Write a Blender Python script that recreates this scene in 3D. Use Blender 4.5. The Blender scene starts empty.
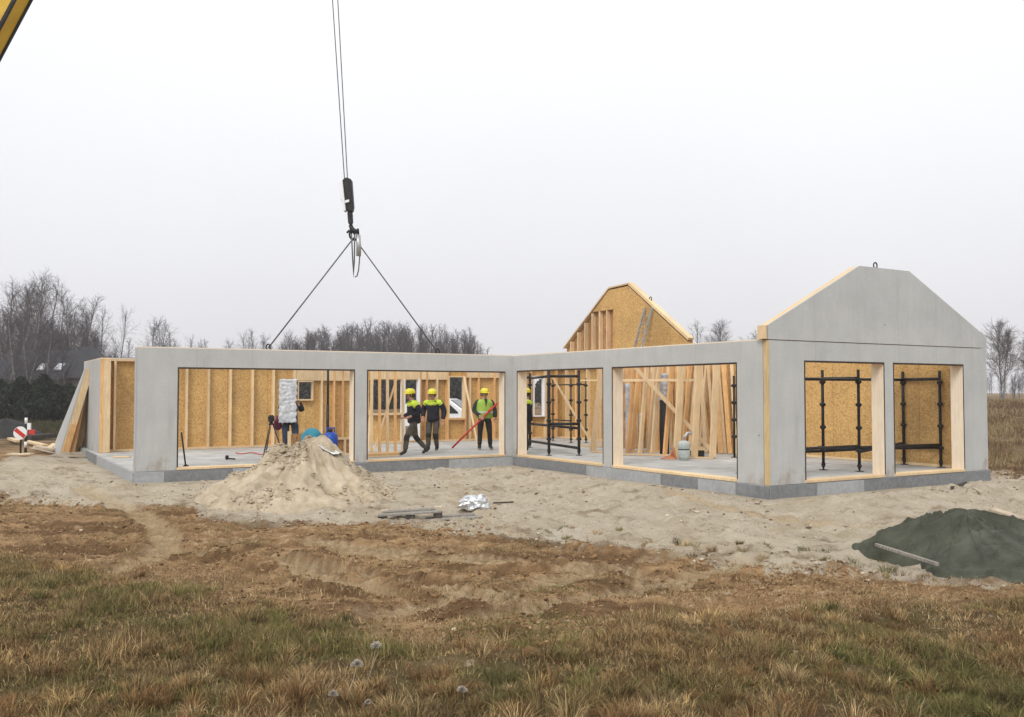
import bpy, math, random
import numpy as np
from mathutils import Vector, Matrix

rnd = random.Random(11)
rng = np.random.default_rng(7)
sc = bpy.context.scene
COL = sc.collection
PI = math.pi
R = math.radians

# ------------------------------------------------------------------ camera
CAM_Z = 1.73
F_PX = 922.0
PITCH = R(2.08)
cd = bpy.data.cameras.new('camera')
cam = bpy.data.objects.new('camera', cd)
COL.objects.link(cam)
cam.location = (0, 0, CAM_Z)
cam.rotation_euler = (R(90) + PITCH, 0, 0)
cd.sensor_width = 36.0
cd.lens = F_PX / 1024.0 * 36.0
cd.clip_start = 0.05
cd.clip_end = 3000
sc.camera = cam

def ray(px, py):
    s = (358.5 - py) / F_PX
    return ((px - 512) / F_PX, math.cos(PITCH) - math.sin(PITCH) * s, math.sin(PITCH) + math.cos(PITCH) * s)
def gpt(px, py, z=0.0):
    d = ray(px, py); t = (z - CAM_Z) / d[2]
    return (d[0] * t, d[1] * t)
def at(px, py, Y):
    d = ray(px, py); t = Y / d[1]
    return (d[0] * t, Y, CAM_Z + d[2] * t)

# building frame: u along the long wing, w towards the back, origin at the inner corner
BO = (0.03, 24.9)
CU, SU = 0.858, 0.5135
BROT = math.atan2(SU, CU)
def W(u, w, z=0.0):
    return (BO[0] + CU * u - SU * w, BO[1] + SU * u + CU * w, z)
def UW(x, y):
    dx, dy = x - BO[0], y - BO[1]
    return CU * dx + SU * dy, -SU * dx + CU * dy

# ------------------------------------------------------------------ noise
def _hash(ix, iy, seed):
    n = (ix.astype(np.int64) * 374761393 + iy.astype(np.int64) * 668265263 + seed * 974634777) & 0xFFFFFFFF
    n = ((n ^ (n >> 13)) * 1274126177) & 0xFFFFFFFF
    n = (n ^ (n >> 16)) & 0xFFFFFFFF
    return n.astype(np.float64) / 4294967295.0
def vnoise(x, y, seed=0):
    x = np.asarray(x, float); y = np.asarray(y, float)
    ix, iy = np.floor(x), np.floor(y)
    fx, fy = x - ix, y - iy
    fx = fx * fx * (3 - 2 * fx); fy = fy * fy * (3 - 2 * fy)
    a = _hash(ix, iy, seed); b = _hash(ix + 1, iy, seed)
    c = _hash(ix, iy + 1, seed); d = _hash(ix + 1, iy + 1, seed)
    return (a * (1 - fx) + b * fx) * (1 - fy) + (c * (1 - fx) + d * fx) * fy
def fbm(x, y, f=1.0, o=4, seed=0, gain=0.5):
    r = 0.0; a = 1.0; t = 0.0
    for i in range(o):
        r = r + a * vnoise(np.asarray(x) * f + 17.3 * i, np.asarray(y) * f - 9.1 * i, seed + i)
        t += a; a *= gain; f *= 2.03
    return r / t
def sstep(a, b, x):
    t = np.clip((np.asarray(x, float) - a) / (b - a), 0, 1)
    return t * t * (3 - 2 * t)

# ------------------------------------------------------------------ object helpers
def link(o, parent=None):
    COL.objects.link(o)
    if parent is not None: o.parent = parent
    return o
def tag(o, label=None, cat=None, group=None, kind=None):
    if label: o['label'] = label
    if cat: o['category'] = cat
    if group: o['group'] = group
    if kind: o['kind'] = kind
    return o
def thing(name, label, cat, loc=(0, 0, 0), rot=(0, 0, 0), group=None):
    o = bpy.data.objects.new(name, None)
    o.empty_display_size = 0.2
    o.location = loc
    o.rotation_euler = rot if hasattr(rot, '__len__') else (0, 0, rot)
    link(o)
    return tag(o, label, cat, group)
def copy_thing(src, loc=None, rot=None, scale=None, label=None, group=None):
    r = src.copy(); COL.objects.link(r)
    if loc is not None: r.location = loc
    if rot is not None: r.rotation_euler = rot
    if scale is not None: r.scale = scale
    if label: r['label'] = label
    if group: r['group'] = group
    for ch in list(src.children):
        c = ch.copy(); COL.objects.link(c); c.parent = r
        for g in list(ch.children):
            d = g.copy(); COL.objects.link(d); d.parent = c
    return r

def np_mesh(name, V, F, cols=None, attrs=None, smooth=False):
    """F: list of (m,k) int arrays"""
    V = np.ascontiguousarray(V, dtype=np.float32)
    me = bpy.data.meshes.new(name)
    me.vertices.add(len(V)); me.vertices.foreach_set('co', V.ravel())
    nl = sum(f.size for f in F); nf = sum(len(f) for f in F)
    me.loops.add(nl); me.polygons.add(nf)
    me.loops.foreach_set('vertex_index', np.concatenate([f.ravel() for f in F]).astype(np.int32))
    st = []; s = 0
    for f in F:
        st.append(s + np.arange(len(f)) * f.shape[1]); s += f.size
    me.polygons.foreach_set('loop_start', np.concatenate(st).astype(np.int32))
    if smooth:
        me.polygons.foreach_set('use_smooth', np.ones(nf, dtype=bool))
    if cols is not None:
        a = me.attributes.new('col', 'FLOAT_COLOR', 'POINT')
        c4 = np.ones((len(V), 4), np.float32); c4[:, :3] = cols
        a.data.foreach_set('color', c4.ravel())
    for k, v in (attrs or {}).items():
        a = me.attributes.new(k, 'FLOAT', 'POINT')
        a.data.foreach_set('value', np.ascontiguousarray(v, dtype=np.float32))
    me.update(calc_edges=True)
    return me
def np_obj(name, me, mat, parent=None):
    me.materials.append(mat)
    return link(bpy.data.objects.new(name, me), parent)

class MB:
    def __init__(self): self.v = []; self.f = []
    def add(self, vs, fs):
        o = len(self.v); self.v += [tuple(p) for p in vs]; self.f += [tuple(i + o for i in f) for f in fs]
        return self
    def box(self, x0, x1, y0, y1, z0, z1):
        vs = [(x0, y0, z0), (x1, y0, z0), (x1, y1, z0), (x0, y1, z0), (x0, y0, z1), (x1, y0, z1), (x1, y1, z1), (x0, y1, z1)]
        return self.add(vs, [(0, 3, 2, 1), (4, 5, 6, 7), (0, 1, 5, 4), (1, 2, 6, 5), (2, 3, 7, 6), (3, 0, 4, 7)])
    def beam(self, p, q, w, t, up=(0, 0, 1), w2=None, t2=None):
        p, q = Vector(p), Vector(q); d = (q - p).normalized(); up = Vector(up)
        if abs(d.dot(up)) > 0.97: up = Vector((0, 1, 0))
        s = d.cross(up).normalized(); n = s.cross(d).normalized()
        w2 = w if w2 is None else w2; t2 = t if t2 is None else t2
        vs = []
        for c, ww, tt in ((p, w, t), (q, w2, t2)):
            for a, b in ((-1, -1), (1, -1), (1, 1), (-1, 1)):
                vs.append(c + s * (a * ww / 2) + n * (b * tt / 2))
        return self.add(vs, [(3, 2, 1, 0), (4, 5, 6, 7), (0, 1, 5, 4), (1, 2, 6, 5), (2, 3, 7, 6), (3, 0, 4, 7)])
    def tube(self, pts, r, n=8, cap=True):
        pts = [Vector(p) for p in pts]; rs = r if hasattr(r, '__len__') else [r] * len(pts)
        vs = []; fs = []; ref = None
        for i, p in enumerate(pts):
            d = (pts[min(i + 1, len(pts) - 1)] - pts[max(i - 1, 0)]).normalized()
            if ref is None:
                ref = Vector((0, 0, 1)) if abs(d.z) < 0.9 else Vector((1, 0, 0))
            s = d.cross(ref).normalized(); m = s.cross(d).normalized(); ref = m
            for k in range(n):
                a = 2 * PI * k / n
                vs.append(p + (s * math.cos(a) + m * math.sin(a)) * rs[i])
        for i in range(len(pts) - 1):
            for k in range(n):
                fs.append((i * n + k, i * n + (k + 1) % n, (i + 1) * n + (k + 1) % n, (i + 1) * n + k))
        if cap:
            fs.append(tuple(range(n - 1, -1, -1))); fs.append(tuple((len(pts) - 1) * n + k for k in range(n)))
        return self.add(vs, fs)
    def lathe(self, prof, n=16, c=(0, 0, 0), sx=1, sy=1):
        vs = []; fs = []
        for r_, z in prof:
            for k in range(n):
                a = 2 * PI * k / n
                vs.append((c[0] + r_ * sx * math.cos(a), c[1] + r_ * sy * math.sin(a), c[2] + z))
        for i in range(len(prof) - 1):
            for k in range(n):
                fs.append((i * n + k, i * n + (k + 1) % n, (i + 1) * n + (k + 1) % n, (i + 1) * n + k))
        fs.append(tuple(range(n - 1, -1, -1))); fs.append(tuple((len(prof) - 1) * n + k for k in range(n)))
        return self.add(vs, fs)
    def prism(self, poly, y0, y1):
        """poly: (x,z) points, extruded along y"""
        n = len(poly)
        vs = [(x, y0, z) for x, z in poly] + [(x, y1, z) for x, z in poly]
        fs = [tuple(range(n)), tuple(range(2 * n - 1, n - 1, -1))]
        for k in range(n):
            fs.append((k, n + k, n + (k + 1) % n, (k + 1) % n))
        return self.add(vs, fs)
    def build(self, name, mat, parent=None, smooth=False, bevel=0.0):
        me = bpy.data.meshes.new(name)
        me.from_pydata(self.v, [], self.f); me.materials.append(mat)
        import bmesh
        bm = bmesh.new(); bm.from_mesh(me)
        bmesh.ops.recalc_face_normals(bm, faces=bm.faces)
        bm.to_mesh(me); bm.free()
        if smooth:
            for p in me.polygons: p.use_smooth = True
        o = link(bpy.data.objects.new(name, me), parent)
        if bevel:
            b = o.modifiers.new('bevel', 'BEVEL'); b.width = bevel; b.segments = 1; b.limit_method = 'ANGLE'
        return o

# ------------------------------------------------------------------ materials
def newmat(name):
    m = bpy.data.materials.new(name); m.use_nodes = True
    nt = m.node_tree; b = nt.nodes['Principled BSDF']
    return m, nt, b
def nd(nt, t, **kw):
    n = nt.nodes.new(t)
    for k, v in kw.items():
        if k.startswith('i_'):
            n.inputs[k[2:].replace('_', ' ')].default_value = v
        else: setattr(n, k, v)
    return n
def mixc(nt, fac, a, b, blend='MIX'):
    n = nt.nodes.new('ShaderNodeMix'); n.data_type = 'RGBA'; n.blend_type = blend
    for idx, v in ((0, fac), (6, a), (7, b)):
        if isinstance(v, (int, float)): n.inputs[idx].default_value = v
        elif isinstance(v, (tuple, list)): n.inputs[idx].default_value = (v[0], v[1], v[2], 1)
        else: nt.links.new(v, n.inputs[idx])
    return n.outputs[2]
def mrange(nt, v, a, b, c=0.0, d=1.0):
    n = nt.nodes.new('ShaderNodeMapRange')
    nt.links.new(v, n.inputs[0])
    for i, k in enumerate((a, b, c, d)): n.inputs[1 + i].default_value = k
    return n.outputs[0]
def coords(nt, scale=(1, 1, 1), kind='Object', rot=(0, 0, 0)):
    t = nt.nodes.new('ShaderNodeTexCoord'); m = nt.nodes.new('ShaderNodeMapping')
    m.inputs['Scale'].default_value = scale; m.inputs['Rotation'].default_value = rot
    nt.links.new(t.outputs[kind], m.inputs[0]); return m.outputs[0]
def noise(nt, vec, scale, detail=4, rough=0.55, dist=0.0):
    n = nt.nodes.new('ShaderNodeTexNoise'); n.inputs['Scale'].default_value = scale
    n.inputs['Detail'].default_value = detail; n.inputs['Roughness'].default_value = rough
    n.inputs['Distortion'].default_value = dist
    nt.links.new(vec, n.inputs['Vector']); return n.outputs[0]
def bump(nt, b, h, strength=0.3, dist=0.01):
    n = nt.nodes.new('ShaderNodeBump'); n.inputs['Strength'].default_value = strength; n.inputs['Distance'].default_value = dist
    nt.links.new(h, n.inputs['Height']); nt.links.new(n.outputs[0], b.inputs['Normal'])

def pmat(name, c1, c2, scale=4.0, rough=0.8, stretch=(1, 1, 1), patch=0.15, patch_scale=0.8, bmp=0.2, bdist=0.005, metal=0.0, spec=0.3, lo=0.35, hi=0.65, rand=0.0):
    m, nt, b = newmat(name)
    v = coords(nt, stretch)
    n1 = noise(nt, v, scale, 5, 0.6)
    c = mixc(nt, mrange(nt, n1, lo, hi), c1, c2)
    if patch:
        n2 = noise(nt, coords(nt), patch_scale, 3)
        g = mrange(nt, n2, 0.3, 0.7, 1 - patch, 1 + patch)
        vm = nt.nodes.new('ShaderNodeCombineColor')
        for i in range(3): nt.links.new(g, vm.inputs[i])
        c = mixc(nt, 1.0, c, vm.outputs[0], 'MULTIPLY')
    if rand:
        oi = nt.nodes.new('ShaderNodeObjectInfo')
        hsv = nt.nodes.new('ShaderNodeHueSaturation')
        nt.links.new(mrange(nt, oi.outputs['Random'], 0, 1, 1 - rand, 1 + rand), hsv.inputs['Value'])
        nt.links.new(mrange(nt, oi.outputs['Random'], 0, 1, 0.5 - rand * 0.03, 0.5 + rand * 0.03), hsv.inputs['Hue'])
        nt.links.new(c, hsv.inputs['Color']); c = hsv.outputs[0]
    nt.links.new(c, b.inputs['Base Color'])
    b.inputs['Roughness'].default_value = rough; b.inputs['Metallic'].default_value = metal
    b.inputs['Specular IOR Level'].default_value = spec
    if bmp: bump(nt, b, n1, bmp, bdist)
    return m

def osb_mat(name, dark, mid, pale):
    m, nt, b = newmat(name)
    base = coords(nt)
    wob = nd(nt, 'ShaderNodeTexNoise', i_Scale=9.0); nt.links.new(base, wob.inputs['Vector'])
    outs = []
    for st, ro, sca in (((9, 9, 30), 0.25, 2.4), ((28, 28, 10), -0.5, 2.4), ((18, 18, 18), 0.9, 2.1)):
        v = coords(nt, st, rot=(0, ro, 0))
        mv = nd(nt, 'ShaderNodeVectorMath', operation='MULTIPLY_ADD')
        mv.inputs[1].default_value = (0.8, 0.8, 0.8)
        nt.links.new(wob.outputs['Color'], mv.inputs[0]); nt.links.new(v, mv.inputs[2])
        vo = nd(nt, 'ShaderNodeTexVoronoi', i_Scale=sca); nt.links.new(mv.outputs[0], vo.inputs['Vector'])
        sep = nt.nodes.new('ShaderNodeSeparateColor'); nt.links.new(vo.outputs['Color'], sep.inputs[0])
        outs.append(sep.outputs[0])
    a = nd(nt, 'ShaderNodeMath', operation='ADD'); nt.links.new(outs[0], a.inputs[0]); nt.links.new(outs[1], a.inputs[1])
    a2 = nd(nt, 'ShaderNodeMath', operation='ADD'); nt.links.new(a.outputs[0], a2.inputs[0]); nt.links.new(outs[2], a2.inputs[1])
    ramp = nt.nodes.new('ShaderNodeValToRGB')
    e = ramp.color_ramp.elements
    e[0].position = 0.12; e[0].color = (*dark, 1); e[1].position = 0.82; e[1].color = (*pale, 1)
    k = e.new(0.42); k.color = (*mid, 1)
    nt.links.new(mrange(nt, a2.outputs[0], 0.4, 2.6), ramp.inputs[0])
    big = noise(nt, base, 1.1, 3)
    g = mrange(nt, big, 0.3, 0.7, 0.88, 1.1)
    cc = nt.nodes.new('ShaderNodeCombineColor')
    for i in range(3): nt.links.new(g, cc.inputs[i])
    oc_ = mixc(nt, 1.0, ramp.outputs[0], cc.outputs[0], 'MULTIPLY')
    # sheets 1.25 m wide differ a little in tone, with a thin joint between them
    sp = nt.nodes.new('ShaderNodeSeparateXYZ'); nt.links.new(base, sp.inputs[0])
    dv = nd(nt, 'ShaderNodeMath', operation='DIVIDE'); dv.inputs[1].default_value = 1.25; nt.links.new(sp.outputs[0], dv.inputs[0])
    fl = nd(nt, 'ShaderNodeMath', operation='FLOOR'); nt.links.new(dv.outputs[0], fl.inputs[0])
    wn = nd(nt, 'ShaderNodeTexWhiteNoise', noise_dimensions='1D'); nt.links.new(fl.outputs[0], wn.inputs['W'])
    tone = mrange(nt, wn.outputs['Value'], 0, 1, .86, 1.1)
    pp = nd(nt, 'ShaderNodeMath', operation='PINGPONG'); pp.inputs[1].default_value = .625; nt.links.new(sp.outputs[0], pp.inputs[0])
    jt = nd(nt, 'ShaderNodeMath', operation='MULTIPLY'); nt.links.new(tone, jt.inputs[0]); nt.links.new(mrange(nt, pp.outputs[0], .004, .010, .6, 1), jt.inputs[1])
    c3 = nt.nodes.new('ShaderNodeCombineColor')
    for i in range(3): nt.links.new(jt.outputs[0], c3.inputs[i])
    nt.links.new(mixc(nt, 1.0, oc_, c3.outputs[0], 'MULTIPLY'), b.inputs['Base Color'])
    b.inputs['Roughness'].default_value = 0.75
    bump(nt, b, a2.outputs[0], 0.15, 0.004)
    return m

def col_mat(name, rough=0.9, spec=0.15, mult=None, trans=0.0):
    m, nt, b = newmat(name)
    a = nd(nt, 'ShaderNodeAttribute', attribute_name='col')
    nt.links.new(a.outputs['Color'], b.inputs['Base Color'])
    b.inputs['Roughness'].default_value = rough; b.inputs['Specular IOR Level'].default_value = spec
    return m

M = {}
# fibre-cement wall boards: mid grey with faint vertical streaks and blotches
def board_mat(name, c1, c2):
    m, nt, b = newmat(name)
    st = noise(nt, coords(nt, (2.6, 2.6, 0.35)), 3.0, 6, 0.6)
    bl = noise(nt, coords(nt), 1.3, 4, 0.6)
    fi = noise(nt, coords(nt), 22.0, 3, 0.6)
    c = mixc(nt, mrange(nt, st, 0.3, 0.7), c1, c2)
    g = nd(nt, 'ShaderNodeMath', operation='ADD')
    nt.links.new(mrange(nt, bl, 0.3, 0.7, 0.40, 0.56), g.inputs[0]); nt.links.new(mrange(nt, fi, 0.3, 0.7, 0.47, 0.55), g.inputs[1])
    cc = nt.nodes.new('ShaderNodeCombineColor')
    for i in range(3): nt.links.new(g.outputs[0], cc.inputs[i])
    c = mixc(nt, 1.0, c, cc.outputs[0], 'MULTIPLY')
    # faint board joints every 1.25 m and rare fixing specks
    tc = nt.nodes.new('ShaderNodeTexCoord'); sx = nt.nodes.new('ShaderNodeSeparateXYZ'); nt.links.new(tc.outputs['Object'], sx.inputs[0])
    md = nd(nt, 'ShaderNodeMath', operation='PINGPONG'); md.inputs[1].default_value = 0.625; nt.links.new(sx.outputs[0], md.inputs[0])
    j = mrange(nt, md.outputs[0], 0.004, 0.010, 0.86, 1.0)
    jc = nt.nodes.new('ShaderNodeCombineColor')
    for i in range(3): nt.links.new(j, jc.inputs[i])
    c = mixc(nt, 1.0, c, jc.outputs[0], 'MULTIPLY')
    # fixing specks, and mud splashed up from the ground along the foot of the board
    vo = nd(nt, 'ShaderNodeTexVoronoi', i_Scale=2.1); nt.links.new(tc.outputs['Object'], vo.inputs['Vector'])
    c = mixc(nt, mrange(nt, vo.outputs['Distance'], .03, .045, .75, 0), c, (.10, .085, .07))
    sp = noise(nt, coords(nt, (1, 1, .55)), 3.4, 6, 0.7)
    hz_ = mrange(nt, sx.outputs[2], 0.0, 0.5, 0.62, 0.40)
    gt = nd(nt, 'ShaderNodeMath', operation='SUBTRACT'); nt.links.new(hz_, gt.inputs[0]); gt.inputs[1].default_value = 0.0
    sm = nd(nt, 'ShaderNodeMath', operation='ADD'); nt.links.new(sp, sm.inputs[0]); nt.links.new(gt.outputs[0], sm.inputs[1])
    c = mixc(nt, mrange(nt, sm.outputs[0], 1.06, 1.2, 0, .55), c, (.27, .215, .155))
    wt_ = noise(nt, coords(nt, (1, 1, .12), rot=(0, 0, 0)), 2.3, 5, 0.65)
    c = mixc(nt, mrange(nt, wt_, .60, .74, 0, .28), c, (.30, .295, .28))
    nt.links.new(c, b.inputs['Base Color'])
    b.inputs['Roughness'].default_value = 0.8; b.inputs['Specular IOR Level'].default_value = 0.25
    bump(nt, b, fi, 0.1, 0.003)
    return m
M['board'] = board_mat('fibre_cement_board', (.43, .433, .423), (.462, .465, .455))
M['osb'] = osb_mat('strand_board', (.36, .195, .060), (.50, .295, .096), (.61, .395, .155))
M['osb_red'] = osb_mat('strand_board_warm', (.22, .095, .032), (.38, .18, .065), (.50, .28, .11))
M['pine'] = pmat('pale_pine', (.60, .425, .235), (.72, .555, .345), 6, 0.7, (6, 6, .6), 0.12, 1.2, 0.1, rand=0.1)
M['pine_warm'] = pmat('warm_pine', (.55, .295, .115), (.69, .43, .20), 6, 0.7, (6, 6, .6), 0.15, 1.2, 0.1, rand=0.18)
M['strip_dark'] = pmat('dark_brown_strip', (.035, .022, .016), (.06, .038, .026), 8, .8, bmp=0.0)
M['pine_jamb'] = pmat('planed_jamb_pine', (.70, .58, .43), (.78, .68, .54), 5, 0.6, (6, 6, .6), 0.06, 1.2, 0.05)
M['pine_old'] = pmat('weathered_timber', (.36, .29, .21), (.56, .47, .35), 6, 0.85, (5, 5, 1), 0.25, 2, 0.3, rand=0.2)
M['concrete'] = pmat('slab_concrete', (.34, .335, .32), (.47, .465, .45), 2.2, 0.85, patch=0.2, patch_scale=.6, bmp=0.1)
M['plinth_dark'] = pmat('dark_plinth_board', (.165, .172, .18), (.225, .232, .24), 12, 0.85, patch=0.1, bmp=0.2)
M['plinth_pale'] = pmat('pale_plinth_board', (.30, .31, .32), (.37, .38, .385), 12, 0.85, patch=0.1, bmp=0.2)
M['steel_black'] = pmat('black_steel', (.012, .012, .013), (.03, .028, .027), 8, 0.5, metal=0.2, bmp=0.05)
M['steel_grey'] = pmat('grey_steel', (.30, .30, .30), (.45, .45, .44), 8, 0.4, metal=0.6, bmp=0.05)
M['rope'] = pmat('wire_rope', (.08, .08, .085), (.14, .14, .14), 30, 0.5, metal=0.4, bmp=0.0)
M['boom_yellow'] = pmat('crane_yellow', (.50, .30, .015), (.58, .36, .03), 2, 0.45, patch=0.15, bmp=0.0)
M['black'] = pmat('black_rubber', (.010, .010, .010), (.022, .022, .022), 6, 0.7, bmp=0.1)
M['white_paint'] = pmat('white_paint', (.74, .75, .76), (.80, .80, .80), 3, 0.4, patch=0.05, bmp=0.0)
M['red_paint'] = pmat('red_paint', (.48, .03, .02), (.56, .05, .035), 5, 0.45, patch=0.1, bmp=0.0)
M['orange_cloth'] = pmat('rust_orange_sheet', (.36, .13, .06), (.48, .20, .10), 5, 0.7, patch=0.2)
M['hivis'] = pmat('hivis_yellow_cloth', (.46, .60, .04), (.56, .70, .07), 8, 0.75, patch=0.1, bmp=0.2)
M['hivis_green'] = pmat('hivis_green_cloth', (.24, .38, .05), (.34, .49, .08), 8, 0.75, patch=0.12, bmp=0.2)
M['helmet'] = pmat('yellow_helmet_shell', (.64, .57, .03), (.72, .65, .05), 3, 0.35, patch=0.05, bmp=0.0)
M['navy'] = pmat('navy_work_cloth', (.008, .009, .016), (.018, .018, .028), 10, 0.9, patch=0.2, bmp=0.3)
M['dark_green_cloth'] = pmat('dark_green_cloth', (.018, .028, .022), (.035, .045, .035), 10, 0.9, patch=0.2, bmp=0.3)
M['trouser'] = pmat('grey_brown_work_trousers', (.06, .052, .042), (.11, .095, .075), 10, 0.9, patch=0.25, bmp=0.3)
M['trouser_dark'] = pmat('black_trousers', (.012, .012, .013), (.024, .022, .022), 10, 0.9, patch=0.2, bmp=0.3)
M['jeans'] = pmat('dark_blue_jeans', (.018, .026, .045), (.045, .06, .095), 9, 0.9, patch=0.3, bmp=0.3)
M['boot'] = pmat('dark_work_boot', (.015, .013, .011), (.04, .035, .028), 10, 0.7, bmp=0.2)
M['skin'] = pmat('skin', (.42, .22, .15), (.50, .28, .20), 12, 0.55, patch=0.05, bmp=0.0)
M['hair'] = pmat('dark_hair', (.02, .014, .01), (.05, .035, .025), 20, 0.7, bmp=0.3)
M['eye'] = pmat('eye', (.02, .015, .01), (.03, .02, .015), 10, 0.2, bmp=0.0, patch=0)
M['reflective'] = pmat('grey_reflective_tape', (.45, .46, .46), (.55, .56, .56), 10, 0.4, bmp=0.0)
M['foil'] = pmat('crinkled_silver_foil', (.60, .62, .64), (.72, .74, .76), 9, 0.36, metal=0.85, patch=0.1, bmp=0.9, bdist=0.03)
M['foil_dull'] = pmat('dull_silver_wrap', (.40, .42, .45), (.55, .57, .60), 11, 0.45, metal=0.15, patch=0.25, patch_scale=5, bmp=0.5, bdist=0.02)
M['blue_plastic'] = pmat('blue_plastic', (.012, .06, .36), (.02, .09, .45), 4, 0.4, bmp=0.0)
M['teal_plastic'] = pmat('teal_plastic', (.02, .20, .30), (.04, .28, .38), 6, 0.5, bmp=0.3)
M['white_plastic'] = pmat('white_sheet_plastic', (.5, .5, .49), (.66, .66, .65), 6, 0.5, bmp=0.5, bdist=0.02)
M['gas_grey'] = pmat('grey_green_bottle_paint', (.38, .42, .40), (.48, .52, .49), 4, 0.45, bmp=0.0)
M['tarp'] = pmat('dark_green_tarpaulin', (.026, .031, .020), (.058, .066, .044), 5.5, 0.75, patch=0.4, patch_scale=1.7, bmp=0.8, bdist=0.02, spec=0.12)
def tarp_mat():
    m, nt, b = newmat('dark_green_tarpaulin')
    v = coords(nt)
    def ridged(s, d):
        n = nt.nodes.new('ShaderNodeTexNoise'); n.noise_type = 'RIDGED_MULTIFRACTAL'; n.inputs['Scale'].default_value = s; n.inputs['Detail'].default_value = d
        n.inputs['Distortion'].default_value = .6; nt.links.new(v, n.inputs['Vector']); return n.outputs[0]
    r1, r2 = ridged(1.3, 2), ridged(3.4, 3)
    p = noise(nt, v, 2.2, 5, .65)
    c = mixc(nt, mrange(nt, p, .34, .66), (.036, .038, .026), (.082, .086, .062))
    c = mixc(nt, mrange(nt, noise(nt, v, 5.0, 5, .7), .55, .7, 0, .5), c, (.10, .102, .08))  # lighter patches put highlights into the sheet's colour
    nt.links.new(c, b.inputs['Base Color']); b.inputs['Roughness'].default_value = .6; b.inputs['Specular IOR Level'].default_value = .15
    s = nd(nt, 'ShaderNodeMath', operation='MULTIPLY_ADD'); s.inputs[1].default_value = .15; nt.links.new(r2, s.inputs[0]); nt.links.new(r1, s.inputs[2])
    bump(nt, b, s.outputs[0], .6, .05)
    return m
M['tarp'] = tarp_mat()
M['roof_tile'] = pmat('dark_roof_tiles', (.018, .018, .022), (.034, .034, .04), 3, 0.7, (1, 1, 6), 0.15)
M['roof_blue'] = pmat('blue_grey_roof_sheet', (.05, .06, .085), (.08, .09, .12), 3, 0.6, (1, 6, 1), 0.1)
M['render_beige'] = pmat('beige_house_render', (.17, .15, .125), (.22, .20, .165), 2, 0.9, patch=0.2)
M['skylight'] = pmat('skylight_glass', (.62, .66, .70), (.70, .74, .78), 1, 0.1, bmp=0.0, patch=0.0, spec=0.8)  # pale base colour stands in for the reflection on the panes
M['glass_dark'] = pmat('dark_window_glass', (.012, .016, .02), (.03, .036, .042), 1, 0.08, bmp=0.0, patch=0.0, spec=0.7)
M['birch_bark'] = pmat('birch_bark', (.06, .055, .052), (.27, .26, .25), 2.5, 0.9, (1, 1, 3), 0.2, bmp=0.3)
M['bark_dark'] = pmat('dark_bark', (.045, .038, .033), (.085, .072, .062), 4, 0.95, (3, 3, .6), 0.2, bmp=0.4)
M['twig'] = pmat('bare_twigs', (.062, .053, .059), (.105, .093, .102), 1.5, 0.95, patch=0.2, bmp=0.0)
M['twig_pale'] = pmat('pale_twigs', (.10, .085, .08), (.17, .15, .145), 1.5, 0.95, patch=0.2, bmp=0.0)
M['pole_grey'] = pmat('grey_weathered_pole', (.16, .145, .125), (.30, .275, .24), 6, .85, (5, 5, 1), .2)
M['seed'] = pmat('pale_seed_fluff', (.40, .35, .29), (.55, .50, .43), 10, .9, bmp=0.0)
M['leaf'] = col_mat('evergreen_leaves', 0.8)
M['grass'] = col_mat('grass_blades', 0.85)
M['clod'] = pmat('soil_clods', (.10, .062, .036), (.22, .15, .095), 6, 0.95, patch=0.3, patch_scale=2.5, bmp=0.4)
# ------------------------------------------------------------------ terrain
ROADS = []
def gpts(pxs, z=-0.2):
    return [gpt(x, y, z) for x, y in pxs]
# edge of the sand spread round the house and edge of the meadow, as seen on the ground
DENOISE = True
HAZE, SUN_E, EXPO = 0.0007, 1.4, 0.40
SAND_EDGE = sorted(gpts([(-250, 500), (0, 497), (60, 505), (170, 517), (270, 524), (400, 522), (520, 533), (640, 550), (760, 572), (850, 566), (905, 580), (1010, 590), (1300, 580)], -0.24))
GRASS_EDGE = sorted(gpts([(-300, 538), (0, 545), (80, 562), (160, 578), (260, 596), (340, 612), (450, 634), (560, 620), (690, 604), (800, 600), (900, 592), (1024, 596), (1400, 596)], -0.15))
GRASS_EDGE = [(x * .93, y * .93) for x, y in GRASS_EDGE]
SE = np.array(SAND_EDGE); GE = np.array(GRASS_EDGE)

def house_dist(x, y):
    u, w = UW(x, y)
    def rd(u0, u1, w0, w1):
        dx = np.maximum(np.maximum(u0 - u, u - u1), 0); dy = np.maximum(np.maximum(w0 - w, w - w1), 0)
        return np.hypot(dx, dy)
    return np.minimum(rd(-9.5, 6.8, 0, 7.8), rd(0, 6.8, -9.16, 0))

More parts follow.
